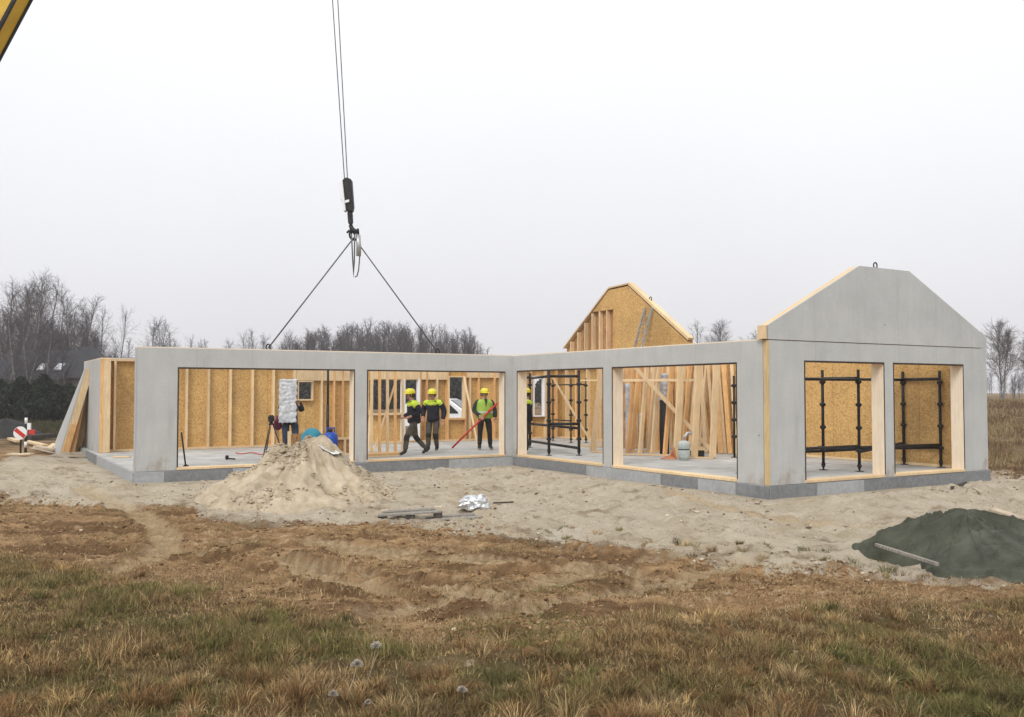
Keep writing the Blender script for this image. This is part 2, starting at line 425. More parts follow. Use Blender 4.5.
TRACKS = [  # (pixel polyline, width, depth, tread)
    ([(430, 642), (480, 628), (560, 610), (640, 592), (700, 578), (736, 566), (752, 553)], 0.42, 0.05, True),
    ([(330, 632), (420, 614), (520, 592), (600, 574), (652, 560), (668, 548)], 0.40, 0.045, True),
    ([(60, 488), (100, 496), (135, 508), (158, 522), (168, 538), (150, 560), (90, 585)], 0.36, 0.04, False),
    ([(180, 552), (300, 545), (420, 548), (540, 560), (640, 574)], 0.22, 0.035, False),
    ([(200, 574), (300, 585), (400, 600), (470, 616)], 0.22, 0.03, False),
    ([(150, 530), (260, 532), (400, 533), (560, 546)], 0.18, 0.03, False),
    ([(60, 540), (160, 562), (260, 570), (400, 573), (520, 580)], 0.22, 0.028, False),
    ([(215, 562), (280, 578), (350, 610)], 0.2, 0.05, False),
    ([(175, 547), (300, 561), (420, 581), (520, 592)], 0.2, 0.05, False),
    ([(330, 552), (440, 566), (570, 571), (690, 566)], 0.18, 0.045, False),
    ([(225, 527), (360, 533), (512, 541), (650, 556)], 0.22, 0.05, False),
    ([(250, 540), (400, 546), (520, 559), (610, 575)], 0.17, 0.045, False),
    ([(20, 515), (120, 530), (220, 532)], 0.2, 0.045, False),
    ([(30, 530), (110, 545), (200, 556), (300, 590), (380, 618)], 0.2, 0.05, False),
    ([(420, 634), (500, 618), (600, 600), (680, 590)], 0.18, 0.05, False),
    ([(260, 551), (340, 588), (420, 606)], 0.3, 0.03, False),
    ([(300, 541), (420, 555), (560, 564), (640, 562)], 0.3, 0.03, False),
    ([(120, 545), (240, 553), (360, 572), (470, 598), (540, 624)], 0.34, 0.05, True),
    ([(190, 538), (330, 541), (470, 551), (600, 571), (680, 586)], 0.32, 0.045, True),
    ([(520, 474), (640, 490), (760, 512), (900, 528)], 0.3, 0.02, False),
]
def track_fields(x, y):
    dip = np.zeros_like(x); tm = np.zeros_like(x); rm = np.zeros_like(x)
    for px, wd, dp, tread in TRACKS:
        wt = .6 if wd > .35 else (.0 if wd < .25 else .6)
        P = np.array(gpts(px, -0.2))
        # resample smoothly
        t = np.linspace(0, len(P) - 1, 8 * len(P)); P = np.stack([np.interp(t, range(len(P)), P[:, 0]), np.interp(t, range(len(P)), P[:, 1])], 1)
        x0, x1, y0, y1 = P[:, 0].min() - 1, P[:, 0].max() + 1, P[:, 1].min() - 1, P[:, 1].max() + 1
        sel = np.where((x > x0) & (x < x1) & (y > y0) & (y < y1))[0]
        if len(sel) == 0: continue
        xs, ys = x[sel], y[sel]
        best = np.full(len(sel), 1e9); along = np.zeros(len(sel)); side = np.zeros(len(sel)); acc = 0
        for a, b in zip(P[:-1], P[1:]):
            d = b - a; L = math.hypot(*d) + 1e-9
            tt = np.clip(((xs - a[0]) * d[0] + (ys - a[1]) * d[1]) / L ** 2, 0, 1)
            dx = xs - (a[0] + tt * d[0]); dy = ys - (a[1] + tt * d[1]); q = np.hypot(dx, dy)
            k = q < best
            best[k] = q[k]; along[k] = acc + tt[k] * L; side[k] = ((xs - a[0]) * d[1] - (ys - a[1]) * d[0])[k] / L
            acc += L
        wob = (fbm(xs, ys, 1.7, 2, 31) - .5) * 0.06
        fade = sstep(0, .8, along) * sstep(acc, acc - .8, along)
        m = sstep(wd * 0.62, wd * 0.48, best + wob) * fade
        rim = np.exp(-((best - wd * 0.85) / (wd * 0.28)) ** 2) * fade
        h = -dp * m + 0.55 * dp * rim
        if tread:
            lug = np.sign(np.sin((along + np.abs(side) * 0.8) * 2 * PI / 0.15))
            h = h + m * 0.011 * lug
            tm[sel] = np.maximum(tm[sel], m * (.58 + .14 * lug))
        else:
            tm[sel] = np.maximum(tm[sel], m * wt)
            if wt > 0: rm[sel] = np.maximum(rm[sel], .85 * fade * np.exp(-((best + wob - wd * .72) / (wd * .13)) ** 2))
            if wt == 0: rm[sel] = np.maximum(rm[sel], m)
        dip[sel] += h
    return dip, tm, rm

def masks(x, y):
    wob = (fbm(x, y, 0.55, 4, 3) - 0.5) * 2.4 + (fbm(x, y, 2.5, 3, 9) - 0.5) * 1.1
    ys = np.interp(x, SE[:, 0], SE[:, 1]); yg = np.interp(x, GE[:, 0], GE[:, 1])
    u, w = UW(x, y); hd = house_dist(x, y)
    front = sstep(-0.9, 0.9, (y - ys) + wob * 0.8)
    reach = np.where(u > 6.8, 1.0, np.where(w > 7.8, 2.0, np.where(u < -9.5, 4.2, 30.0)))
    sand = front * sstep(0.9, -0.6, hd - reach + wob * 0.7)
    sand = np.maximum(sand, sstep(1.2, 0.2, hd + wob * 0.3) * (y > 12))
    grass = sstep(0.7, -0.7, (y - yg) + wob * 0.9)
    field = (1 - sand) * np.where(y > 16, 1.0, 0.0) * np.maximum(sstep(6.9, 8.2, u + wob * .3), sstep(30, 34, y + wob))
    # right of the sand near the tarp
    field = np.maximum(field, (1 - sand) * sstep(8.4, 9.4, x + wob * .5) * sstep(8, 9, y))
    return sand, grass, field

def ground_h(x, y, detail=True):
    x = np.asarray(x, float); y = np.asarray(y, float)
    shp = x.shape; x = x.ravel(); y = y.ravel()
    z = -0.05 - 0.20 * sstep(5.5, 12.0, y)
    z = z + 1.15 * sstep(26, 75, y) * sstep(4, 26, x)
    z = z + (fbm(x, y, 0.035, 3, 50) - 0.5) * 1.2 * sstep(60, 160, np.hypot(x, y))
    hd0 = house_dist(x, y)
    z = z + 0.14 * np.exp(-((hd0 - 1.7) / .9) ** 2) * sstep(.40, .66, fbm(x, y, .45, 3, 303)) * (y > 12)
    z = z + 0.28 * np.exp(-(((x - 10.2) / 1.9) ** 2 + ((y - 18.3) / 1.0) ** 2)) * 0.3
    if detail:
        sand, grass, field = masks(x, y)
        hd = house_dist(x, y)
        near = sstep(45, 30, np.hypot(x, y))
        flat = sstep(0.0, 1.2, hd)
        amp = 0.10 * sand + 0.085 * (1 - sand)
        und = (fbm(x, y, 0.7, 3, 5) - 0.5) * 2
        z = z + und * amp * near * (0.25 + 0.75 * flat)
        lump = np.abs(fbm(x, y, 2.3, 4, 14) - 0.5) * 2
        mid = np.clip(1 - np.abs(sand - 0.5) * 2, 0, 1)
        z = z + (lump - 0.25) * near * flat * (0.15 * sand + 0.075 * (1 - sand) * (1 - 0.4 * grass) + 0.10 * mid)
        z = z + (fbm(x, y, 7, 3, 23) - 0.5) * near * flat * (0.085 * sand + 0.08 * (1 - sand) + .06 * mid)
        # dark scuffed hollows along the front of the sand
        d, tm, rm = track_fields(x, y)
        z = z + d
        # horizontal scrape furrows in the bare soil strip
        soil = (1 - sand) * (1 - grass) * (1 - field)
        fur = vnoise(x * 0.35 + 0.3 * y, y * 3.2 + (fbm(x, y, .5, 2, 88) - .5) * 3, 61)
        z = z + soil * (fur - 0.5) * 0.11
        fur2 = fbm(x * 0.30 + 0.06 * y, y * 4.2 + (fbm(x, y, .35, 2, 188) - .5) * 4.5, 1.0, 3, 161)
        damp = np.clip(soil * sstep(.54, .66, fur2) + soil * sstep(-.004, -.02, d) * .8 * (1 - tm) + mid * sstep(.52, .66, fbm(x, y, .9, 3, 171)) * (y < 20), 0, 1)
        damp = np.maximum(damp, rm * (1 - sand) * sstep(.25, .5, fbm(x, y, 1.3, 2, 177)) * .9)
        z = z - .02 * damp
        return z.reshape(shp), (sand.reshape(shp), grass.reshape(shp), field.reshape(shp), tm.reshape(shp), damp.reshape(shp))
    return z.reshape(shp)
def gz(x, y):
    return float(ground_h(np.array([x]), np.array([y]))[0][0])

def axis(a, b, d, lo, hi, g=1.22):
    c = list(np.arange(a, b + d / 2, d)); s = d
    while c[-1] < hi: s *= g; c.append(c[-1] + s)
    s = d; pre = []
    p = a
    while p > lo: s *= g; p -= s; pre.append(p)
    return np.array(pre[::-1] + c)
ax = np.concatenate([axis(-11, 11, 0.045, -520, 520, 1.13)])
ay = axis(3.6, 24, 0.042, -15, 640, 1.075)
GX, GY = np.meshgrid(ax, ay)
GZ, (mS, mG, mF, mT, mD) = ground_h(GX, GY)
nx, ny = len(ax), len(ay)
idx = np.arange(nx * ny).reshape(ny, nx)
F = np.stack([idx[:-1, :-1], idx[:-1, 1:], idx[1:, 1:], idx[1:, :-1]], -1).reshape(-1, 4)
V = np.stack([GX, GY, GZ], -1).reshape(-1, 3)
gme = np_mesh('ground', V, [F], attrs={'sand': mS.ravel(), 'grass': mG.ravel(), 'field': mF.ravel(), 'track': mT.ravel(), 'damp': mD.ravel()}, smooth=True)

def ground_mat():
    m, nt, b = newmat('ground_soil')
    v = coords(nt)
    def att(n): return nd(nt, 'ShaderNodeAttribute', attribute_name=n).outputs['Fac']
    n_f = noise(nt, v, 9.0, 6, 0.65); n_m = noise(nt, v, 2.2, 5, 0.6); n_l = noise(nt, v, 0.6, 4, 0.55); n_x = noise(nt, v, 38.0, 4, 0.7)
    sand = mixc(nt, mrange(nt, n_m, .36, .62), (.43, .35, .245), (.57, .49, .37))
    sand = mixc(nt, mrange(nt, n_l, .35, .7, 0, .65), sand, (.57, .51, .415))
    sand = mixc(nt, mrange(nt, n_x, .56, .70, 0, .4), sand, (.20, .155, .11))
    n_p = noise(nt, coords(nt, (1, 1.6, 1)), 1.15, 7, 0.72)
    sand = mixc(nt, mrange(nt, n_p, .545, .66, 0, .75), sand, (.20, .14, .085))
    sand = mixc(nt, mrange(nt, n_f, .60, .75, 0, .6), sand, (.56, .50, .41))
    sv = coords(nt, (.8, 4.5, 1), rot=(0, 0, 0.08))
    streak = noise(nt, sv, 1.3, 7, 0.72)
    soil = mixc(nt, mrange(nt, streak, .36, .62), (.18, .10, .047), (.46, .295, .15))
    soil = mixc(nt, mrange(nt, n_f, .50, .68, 0, .75), soil, (.56, .40, .225))
    soil = mixc(nt, mrange(nt, n_m, .56, .70, 0, .8), soil, (.10, .058, .030))
    soil = mixc(nt, mrange(nt, n_x, .55, .75, 0, .6), soil, (.46, .34, .20))
    gr = mixc(nt, mrange(nt, n_m, .35, .65), (.10, .066, .034), (.13, .105, .045))
    gr = mixc(nt, mrange(nt, n_f, .5, .7, 0, .7), gr, (.22, .155, .08))
    fi = mixc(nt, mrange(nt, n_l, .38, .62), (.11, .068, .038), (.27, .19, .10))
    tr = mixc(nt, mrange(nt, n_f, .35, .65), (.42, .30, .165), (.58, .45, .29))
    c = mixc(nt, att('grass'), soil, gr)
    c = mixc(nt, att('field'), c, fi)
    dm = mixc(nt, mrange(nt, n_f, .35, .65), (.085, .045, .022), (.19, .11, .055))
    dmp = nd(nt, 'ShaderNodeMath', operation='MULTIPLY'); nt.links.new(att('damp'), dmp.inputs[0]); nt.links.new(mrange(nt, n_f, .3, .6, .35, 1), dmp.inputs[1])
    dm_f = dmp.outputs[0]
    # ragged edge between sand and soil
    ad = nd(nt, 'ShaderNodeMath', operation='ADD')
    nt.links.new(att('sand'), ad.inputs[0]); nt.links.new(mrange(nt, n_f, .3, .7, -.55, .55), ad.inputs[1])
    c = mixc(nt, mrange(nt, ad.outputs[0], .34, .66), c, sand)
    c = mixc(nt, dm_f, c, dm)
    c = mixc(nt, att('track'), c, tr)
    nt.links.new(c, b.inputs['Base Color'])
    b.inputs['Roughness'].default_value = 0.95; b.inputs['Specular IOR Level'].default_value = 0.1
    h = nd(nt, 'ShaderNodeMath', operation='MULTIPLY_ADD'); h.inputs[1].default_value = 2.0
    nt.links.new(n_f, h.inputs[0]); nt.links.new(n_x, h.inputs[2])
    bump(nt, b, h.outputs[0], 1.0, 0.045)
    return m
M['ground'] = ground_mat()
tag(np_obj('ground', gme, M['ground']), 'bare sandy building plot with brown soil and meadow', None, None, 'structure')

# ------------------------------------------------------------------ house: slab and prefabricated walls
def inv_rects(L, H, ops, z0):
    xs = sorted({0.0, L} | {o[0] for o in ops} | {o[1] for o in ops})
    out = []
    for a, b in zip(xs[:-1], xs[1:]):
        if b - a < 1e-6: continue
        c = sorted([(o[2], o[3]) for o in ops if o[0] <= a + 1e-6 and o[1] >= b - 1e-6])
        z = z0
        for lo, hi in c:
            if lo > z + 1e-6: out.append((a, b, z, lo))
            z = hi
        if H > z + 1e-6: out.append((a, b, z, H))
    return out

def wall(name, label, cat, u, w, phi, L, H, ops=(), T=0.29, inner='closed', studs=(), osb='osb', z0=0.004, trim=True, stud_mats=('pine',), jamb='pine_jamb', plate=True, group=None):
    t = thing(name, label, cat, W(u, w, 0), (0, 0, BROT + phi), group)
    rects = inv_rects(L, H, ops, z0)
    m = MB()
    for a, b, c, d in rects: m.box(a, b, 0, 0.028, c, d)
    m.build('cladding', M['board'], t)
    yo = 0.05 if inner == 'studs' else T
    if inner == 'closed':
        m = MB()
        for a, b, c, d in rects: m.box(a + .002, b - .002, 0.0285, T - 0.0205, c, d - .001)
        m.build('timber_core', M['pine_warm'], t)
        MB().box(-.006, .0015, .0287, T, z0, H - .002).build('end_cap', M['board'], t)
        m = MB()
        for a, b, c, d in rects: m.box(a, b, T - 0.02, T, c, d)
        m.build('inner_board', M[osb], t)
    else:
        m = MB()
        for a, b, c, d in rects: m.box(a, b, 0.0285, 0.05, c, d)
        m.build('strand_board', M[osb], t)
        for i, s in enumerate(studs):
            s, zz0, zz1 = s if isinstance(s, tuple) else (s, z0 + .06, H - .062)
            mm = M[stud_mats[i % len(stud_mats)]]
            MB().box(s - .03, s + .03, 0.0505, T, zz0, zz1).build('stud', mm, t)
        segs = inv_rects(L, 0.2, [(o[0], o[1], 0, 1) for o in ops if o[2] < 0.1], 0.1)
        m = MB()
        for a, b, c, d in segs: m.box(a, b, 0.0505, T, z0, z0 + .06)
        m.build('bottom_plate', M['pine'], t)
        MB().box(0, L, 0.0505, T, H - .06, H - .001).build('top_rail', M['pine'], t)
    if plate:
        MB().box(.01, L - .01, 0.006, T + .004, H + .0005, H + .024).build('top_plate', M['pine_jamb'], t)
    if trim:
        for (a, b, c, d) in ops:
            g = .004
            MB().box(a + .0005, a + .022, g, T + .006, c + .004, d - .0225).build('jamb', M[jamb], t)
            MB().box(b - .022, b - .0005, g, T + .006, c + .004, d - .0225).build('jamb', M[jamb], t)
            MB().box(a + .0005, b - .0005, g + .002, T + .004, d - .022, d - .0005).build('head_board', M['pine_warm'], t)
            MB().box(a - .004, b + .004, -.0035, .012, d - .034, d + .002).build('dark_strip', M['strip_dark'], t)  # thin dark brown strips edging the head and sides of each opening
            MB().box(a - .004, a + .026, -.0035, .0038, c + .06, d - .0345).build('dark_strip', M['strip_dark'], t)
            MB().box(b - .020, b + .004, -.0035, .0038, c + .06, d - .0345).build('dark_strip', M['strip_dark'], t)
            MB().box(a + .0225, b - .0225, -.012 if c < .1 else .008, T + .01, c + .004, c + .05).build('sill', M['pine'], t)
    return t

# slab
sl = thing('foundation_slab', 'grey concrete floor slab of the new house with its ring of plinth boards', 'foundation', W(0, 0, 0), BROT)
m = MB()
m.box(-9.54, 0, 0.006, 11.3, -.6, -.001); m.box(0.0, 6.83, -9.15, 11.3, -.6, -.001)
m.build('concrete_floor', M['concrete'], sl)
def plinth(p, q, marks):
    p = np.array(p, float); q = np.array(q, float); L = np.linalg.norm(q - p); d = (q - p) / L; n = np.array([d[1], -d[0]])
    e = [0] + list(marks) + [L]
    for i, (a, b) in enumerate(zip(e[:-1], e[1:])):
        A = p + d * a; B = p + d * (b - .004)
        dark = (i % 2 == 1)
        dep = .03 if dark else .036
        MB().add([(*(A), -.62), (*(B), -.62), (*(B + n * dep), -.62), (*(A + n * dep), -.62), (*(A), -.012), (*(B), -.012), (*(B + n * dep), -.012), (*(A + n * dep), -.012)],
                 [(0, 3, 2, 1), (4, 5, 6, 7), (0, 1, 5, 4), (1, 2, 6, 5), (2, 3, 7, 6), (3, 0, 4, 7)]).build('plinth_board', M['plinth_dark' if dark else 'plinth_pale'], sl)
plinth((-9.55, -.0), (-.04, -.0), (.62, 2.1, 5.0, 7.6))
plinth((-9.545, 11.3), (-9.545, .0), (2.6, 5.2, 7.4, 7.41))
plinth((-.005, -.04), (-.005, -9.189), (.0, 3.4, 6.1, 7.25, 8.3))
plinth((0.0, -9.155), (6.84, -9.155), (.01, 1.25, 2.6))
plinth((6.835, -9.16), (6.835, 11.3), (4, 8))

DOWN, UP, BACK = R(-90), R(90), R(180)
wall('wall_panel', 'long low grey wall panel with two wide openings, held by the crane slings', 'wall panel', -9.52, 0, 0, 9.517, 2.70,
     [(.85, 5.0, .004, 2.28), (5.32, 9.27, .004, 2.28)])
wall('wall_panel', 'grey wall panel running from the inner corner to the gable end, two openings with a lone pier between', 'wall panel', 0, .29, DOWN, 9.32, 2.697,
     [(.49, 4.35, .004, 2.30), (4.69, 8.65, .004, 2.30)])
ew = wall('wall_panel', 'grey end wall below the concrete-coloured gable, with two tall openings and scaffold inside', 'wall panel', 0.03, -9.16, 0, 6.77, 2.694,
     [(.93, 3.27, .004, 2.33), (3.55, 5.92, .004, 2.33)], plate=False)
MB().box(-.034, -.003, -.003, .112, .005, 2.69).build('edge_strip', pmat('corner_strip_wood', (.50, .36, .18), (.60, .46, .25), 6, .7, (6, 6, .6)), ew)
# pale gable triangle standing on the end wall
g = thing('gable_panel', 'grey gable panel with a flat top standing on the right end wall', 'gable', W(0, -9.16, 0), BROT)
gp = [(0.0, 2.708), (0.0, 2.97), (2.57, 4.25), (4.13, 4.25), (6.8, 2.95), (6.8, 2.708)]
MB().prism(gp, -.012, .028).build('cladding', M['board'], g)
MB().prism([(x, z - .004) if i in (1, 2, 3, 4) else (x, z) for i, (x, z) in enumerate(gp)], .0285, .19).build('timber_core', M['pine'], g)
m = MB(); pts = []
for k in range(13):
    a = 2 * PI * k / 12; pts.append((3.2 + .055 * math.cos(a), .1, 4.315 + .06 * math.sin(a)))
m.tube(pts, .014, 6, False); m.box(3.17, 3.23, .07, .13, 4.25, 4.27); m.build('lifting_eye', M['steel_black'], g)
m = MB(); m.beam((-.02, .09, 2.84), (-.09, .09, 2.84), .17, .25, (0, 0, 1)); m.build('beam_end', M['pine'], g)

# back wall of the long wing (inside face with studs): s runs from u=6.8 to u=-9.12
S = lambda u: 6.8 - u
st = [S(u) for u in (-8.95, -8.28, -7.6, -6.94, -6.3, -5.64, -4.96, -4.30, -3.62)]
bops = [(S(-3.03), S(-3.49), 1.5, 2.05), (S(.13), S(-1.02), 1.02, 2.13), (S(.72), S(.22), .06, 2.13), (S(2.5), S(1.92), .82, 2.25), (S(5.86), S(5.44), .86, 2.29)]
more = [S(u) for u in (-2.72, -2.3, -2.0, -1.6, .80, 1.05, 1.45, 1.86, 2.56, 2.75, 3.1, 3.75, 4.4, 4.75, 5.32, 5.95, 6.45)]
bw = wall('wall_panel', 'back wall of strand board with a row of pale studs, seen through the openings', 'wall panel', 6.8, 7.72, BACK, 15.92, 2.69, bops, T=0.20,
     inner='studs', studs=st, osb='osb', trim=False)
for i, s in enumerate(more):
    MB().box(s - .028, s + .028, .0505, .198, .066, 2.62).build('stud', M['pine_warm' if i % 3 else 'pine'], bw)
MB().box(S(-1.6), S(-3.58), .0505, .185, 2.10, 2.50).build('header_board', M['pine'], bw)
MB().box(S(1.9), S(-.9), .0505, .185, 2.16, 2.46).build('header_board', M['pine'], bw)
MB().box(S(4.3), S(2.6), .0505, .185, 2.24, 2.5).build('header_board', M['pine'], bw)
MB().box(S(.17), S(-1.06), .0505, .215, .95, 1.015).build('window_board', M['pine'], bw)
MB().box(S(2.54), S(1.9), .0505, .212, .75, .815).build('window_board', M['pine_warm'], bw)
for (a, b_, z0_, z1_) in bops[:1] + bops[3:]:
    m = MB()
    fw_ = .018 if a > 9 and a < 11 else .05
    for (c, d) in ((a - fw_, a - .001), (b_ + .001, b_ + fw_)): m.box(c, d, .051, .206, z0_ - .04, z1_ + .04)
    m.box(a - .0005, b_ + .0005, .051, .204, z0_ - .045, z0_ - .001); m.box(a - .0005, b_ + .0005, .051, .204, z1_ + .001, z1_ + .04)
    m.build('window_frame', M['white_paint' if a < 2 else 'pine'], bw)
a, b_, z0_, z1_ = bops[2]
m = MB(); m.box(b_ - .001, b_ + .11, .051, .22, .066, 2.17); m.box(a - .05, a + .002, .051, .22, .066, 2.17)
m.build('door_frame', M['white_paint'], bw)

# long side wall of the right wing: strand board towards the room
rw = wall('wall_panel', 'tall strand board wall behind the scaffold in the right wing', 'wall panel', 6.8, -8.86, UP, 16.5, 2.688, [], T=0.20, inner='studs', osb='osb', trim=False,
     studs=[10.2, 10.8, 11.45, 12.1, 12.75, 13.4, 14.05, 14.7, 15.4, 16.05], stud_mats=('pine_warm', 'pine'))
MB().box(0, 10.1, .0505, .199, .066, 2.62).build('inner_board', M['osb'], rw)

# end wall stub at the far left
lw = wall('wall_panel', 'dark-edged grey wall at the far left end with a pale timber edge post', 'wall panel', -9.4, 11.2, DOWN, 4.1, 2.68, [], T=0.27, inner='closed', trim=False)
MB().box(4.101, 4.14, .0, .075, .01, 2.68).build('edge_post', M['pine_warm'], lw)
MB().box(4.1015, 4.15, .077, .268, .01, 2.66).build('edge_post', M['pine'], lw)

# strand board gable over the far end
bg = thing('gable_panel', 'golden strand board gable rising behind the right wing', 'gable', W(6.8, 0, 0), (0, 0, BROT + UP))
full = [(.42, 2.722), (.42, 3.34), (3.41, 5.38), (4.5, 5.34), (7.32, 3.36), (7.32, 2.722)]
MB().prism(full, .0, .05).build('back_board', M['osb_red'], bg)
MB().prism([(.46, 2.724), (.46, 3.30), (3.42, 5.33), (4.48, 5.29), (5.46, 4.60), (4.16, 4.60), (4.16, 2.724)], .051, .2).build('strand_board', M['osb'], bg)
for wv, top in ((4.2, 4.595), (4.62, 4.595), (5.06, 4.595), (5.5, 4.55), (5.95, 4.24), (6.4, 3.92), (6.85, 3.6)):
    MB().box(wv - .025, wv + .03, .051, .202, 2.726, top).build('stud', M['pine' if wv > 4.3 else 'pine_warm'], bg)
def rim(p, q, wd, y0=.0, y1=.215):
    p, q = Vector((p[0], 0, p[1])), Vector((q[0], 0, q[1])); d = (q - p).normalized(); n = Vector((-d.z, 0, d.x))
    if n.z < 0: n = -n
    MB().prism([(p.x, p.z), (q.x, q.z), ((q + n * wd).x, (q + n * wd).z), ((p + n * wd).x, (p + n * wd).z)], y0, y1).build('rim_board', M['pine'], bg)
rim((.42, 3.342), (3.41, 5.382), .09); rim((3.42, 5.384), (4.5, 5.344), .05); rim((4.5, 5.342), (7.32, 3.362), .05)
m = MB(); pts = [(2.35 + .06 * math.cos(a), .1, 4.80 + .07 * math.sin(a)) for a in np.linspace(0, 2 * PI, 11)]
m.tube(pts, .016, 6, False); m.build('lifting_eye', M['steel_black'], bg)
# ------------------------------------------------------------------ scaffold towers and props
def scaffold(label, legs, ztop, ledgers, braces=(), group=None, r=.026):
    """legs: world (x,y[,ztop]); ledgers: (i,j,z); braces: (i,zi,j,zj)"""
    cx = sum(l[0] for l in legs) / len(legs); cy = sum(l[1] for l in legs) / len(legs)
    t = thing('scaffold', label, 'scaffold', (cx, cy, 0), 0, group)
    P = [(l[0] - cx, l[1] - cy) for l in legs]
    for i, (x, y) in enumerate(P):
        zt = legs[i][2] if len(legs[i]) > 2 else ztop
        m = MB().tube([(x, y, .06), (x, y, zt)], r, 8)
        s = m.build('standard', M['steel_black'], t, True)
        z = .45
        while z < zt - .1:
            MB().lathe([(r + .002, z - .045), (.07, z - .02), (.07, z + .02), (r + .002, z + .045)], 8, (x, y, 0)).build('coupler', M['steel_black'], s); z += .5
        MB().box(x - .075, x + .075, y - .075, y + .075, .002, .012).lathe([(.022, .012), (.022, .1), (.05, .1), (.05, .15), (.03, .15), (.03, .24)], 8, (x, y, 0)).build('base_jack', M['steel_black'], s)
    for i, j, z in ledgers:
        MB().tube([(*P[i], z), (*P[j], z)], r * .95, 8).build('ledger', M['steel_black'], t, True)
    for i, zi, j, zj in braces:
        MB().tube([(*P[i], zi), (*P[j], zj)], r * .8, 8).build('brace', M['steel_black'], t, True)
    return t
A = gpt(549, 455.5); B = gpt(579, 455.5); C = gpt(530, 447.5); D = gpt(502.5, 450)
scaffold('black steel scaffold bay standing just inside the inner corner opening', [A, B, C, D], 2.32,
         [(0, 1, 2.16), (0, 1, .86), (0, 2, 2.16), (2, 3, 2.18), (1, 2, .74), (2, 3, .8), (1, 2, .2)], r=.04)
A2 = gpt(571, 443); B2 = gpt(586, 443); C2 = gpt(553, 441)
scaffold('black scaffold frame farther back between the corner scaffold and the strand board wall', [A2, B2, C2], 2.2, [(0, 1, 1.98), (0, 2, 1.98), (0, 2, .75)], r=.024)
def dl(u, dv): return W(u, -9.16 + dv)[:2]
scaffold('long black scaffold in front of the strand board inside the gable end',
         [gpt(823.5, 470), gpt(859.5, 471.5), gpt(904, 464.5), gpt(941, 467.5), dl(1.45, 2.2), dl(1.5, 1.2)], 2.22,
         [(0, 4, 2.02), (0, 1, 2.03), (1, 5, 2.0), (0, 2, 2.02), (2, 3, 2.03), (0, 4, .42), (0, 2, .42), (1, 5, .55), (1, 3, .52), (2, 3, .45), (3, 0, .46), (4, 5, 2.0), (4, 5, .5)],
         [(1, .42, 2, .52), (5, .44, 0, .52)], r=.034)
pr = thing('scaffold', 'lone black scaffold upright at the edge of the opening next to the wide pier', 'scaffold', (*gpt(734.5, 457.5), 0))
m = MB().tube([(0, 0, .02), (0, 0, 2.16)], .03, 8)
s = m.build('standard', M['steel_black'], pr, True)
for z in (.55, 1.0, 1.45, 1.9): MB().lathe([(.03, z - .05), (.075, z - .02), (.075, z + .02), (.03, z + .05)], 8).build('coupler', M['steel_black'], s)
MB().box(-.08, .08, -.08, .08, .002, .015).build('base_jack', M['steel_black'], s)
def prop(label, px, py, top, tilt=0.0, r=.03):
    x, y = gpt(px, py)
    t = thing('steel_prop', label, 'steel prop', (x, y, 0), (0, tilt, 0))
    MB().tube([(0, 0, .01), (0, 0, top * .55)], r * 1.25, 8).build('outer_tube', M['steel_black'], t, True)
    MB().tube([(0, 0, top * .55), (0, 0, top)], r, 8).build('inner_tube', M['steel_black'], t, True)
    MB().box(-.09, .09, -.09, .09, .002, .014).build('base_plate', M['steel_black'], t)
prop('black steel prop standing upright in front of the reddish studs behind the sand heap', 327.5, 450, 2.5, 0, .036)
# rammer leaning in the big left opening
x, y = gpt(186, 467.5, .02)
t = thing('hand_tamper', 'thin black rod with a round foot leaning inside the leftmost opening', 'tamper', (x, y, .004), (R(3), R(-7), 0))
MB().tube([(0, 0, .05), (0, 0, .82)], .019, 8).build('handle', M['steel_black'], t, True)
MB().lathe([(.06, 0), (.075, .02), (.06, .06), (.02, .09)], 10).build('foot', M['steel_black'], t)

# ------------------------------------------------------------------ loose timber
def board(label, p, q, w=.1, t=.04, mat='pine', group=None, up=(0, -1, 0), name='board', cat='board'):
    p = Vector(p); q = Vector(q)
    o = MB().beam((0, 0, 0), q - p, w, t, up).build(name, M[mat], None, bevel=.003)
    o.location = p
    return tag(o, label, cat, group)
def stud_frame(label, x0, y0, x1, y1, h, n, lean, mats=('pine', 'pine_warm'), skew=0.0, rail=None, deep=.14, wd=.05, twist=0.0):
    """timber frame leaning backwards; base runs from (x0,y0) to (x1,y1)"""
    L = math.hypot(x1 - x0, y1 - y0); a = math.atan2(y1 - y0, x1 - x0)
    t = thing('stud_frame', label, 'timber frame', (x0, y0, .006), (-lean, 0, a))
    MB().box(-.03, L + .03, 0, deep, 0, .05).build('bottom_plate', M[mats[0]], t)
    MB().box(-.03 + skew, L + .03 + skew, 0, deep, h - .05, h).build('top_plate', M[mats[0]], t)
    for i in range(n):
        s = L * i / (n - 1)
        if twist:
            MB().beam((s, deep / 2, .051), (s + skew, deep / 2, h - .051), .06, deep * 1.35, (math.sin(twist), math.cos(twist), 0)).build('stud', M[mats[i % len(mats)]], t); continue
        m = MB(); m.add([(s - wd / 2, 0, .051), (s + wd / 2, 0, .051), (s + wd / 2, deep, .051), (s - wd / 2, deep, .051),
                         (s - wd / 2 + skew, 0, h - .051), (s + wd / 2 + skew, 0, h - .051), (s + wd / 2 + skew, deep, h - .051), (s - wd / 2 + skew, deep, h - .051)],
                        [(0, 3, 2, 1), (4, 5, 6, 7), (0, 1, 5, 4), (1, 2, 6, 5), (2, 3, 7, 6), (3, 0, 4, 7)])
        m.build('stud', M[mats[i % len(mats)]], t)
    if rail:
        MB().box(-.03 + skew * rail / h, L + .03 + skew * rail / h, -.024, -.001, rail - .035, rail + .035).build('rail', M['pine'], t)
    return t
def g2(px, py): return gpt(px, py, .006)
a, b = g2(615, 455), g2(690, 456.5)
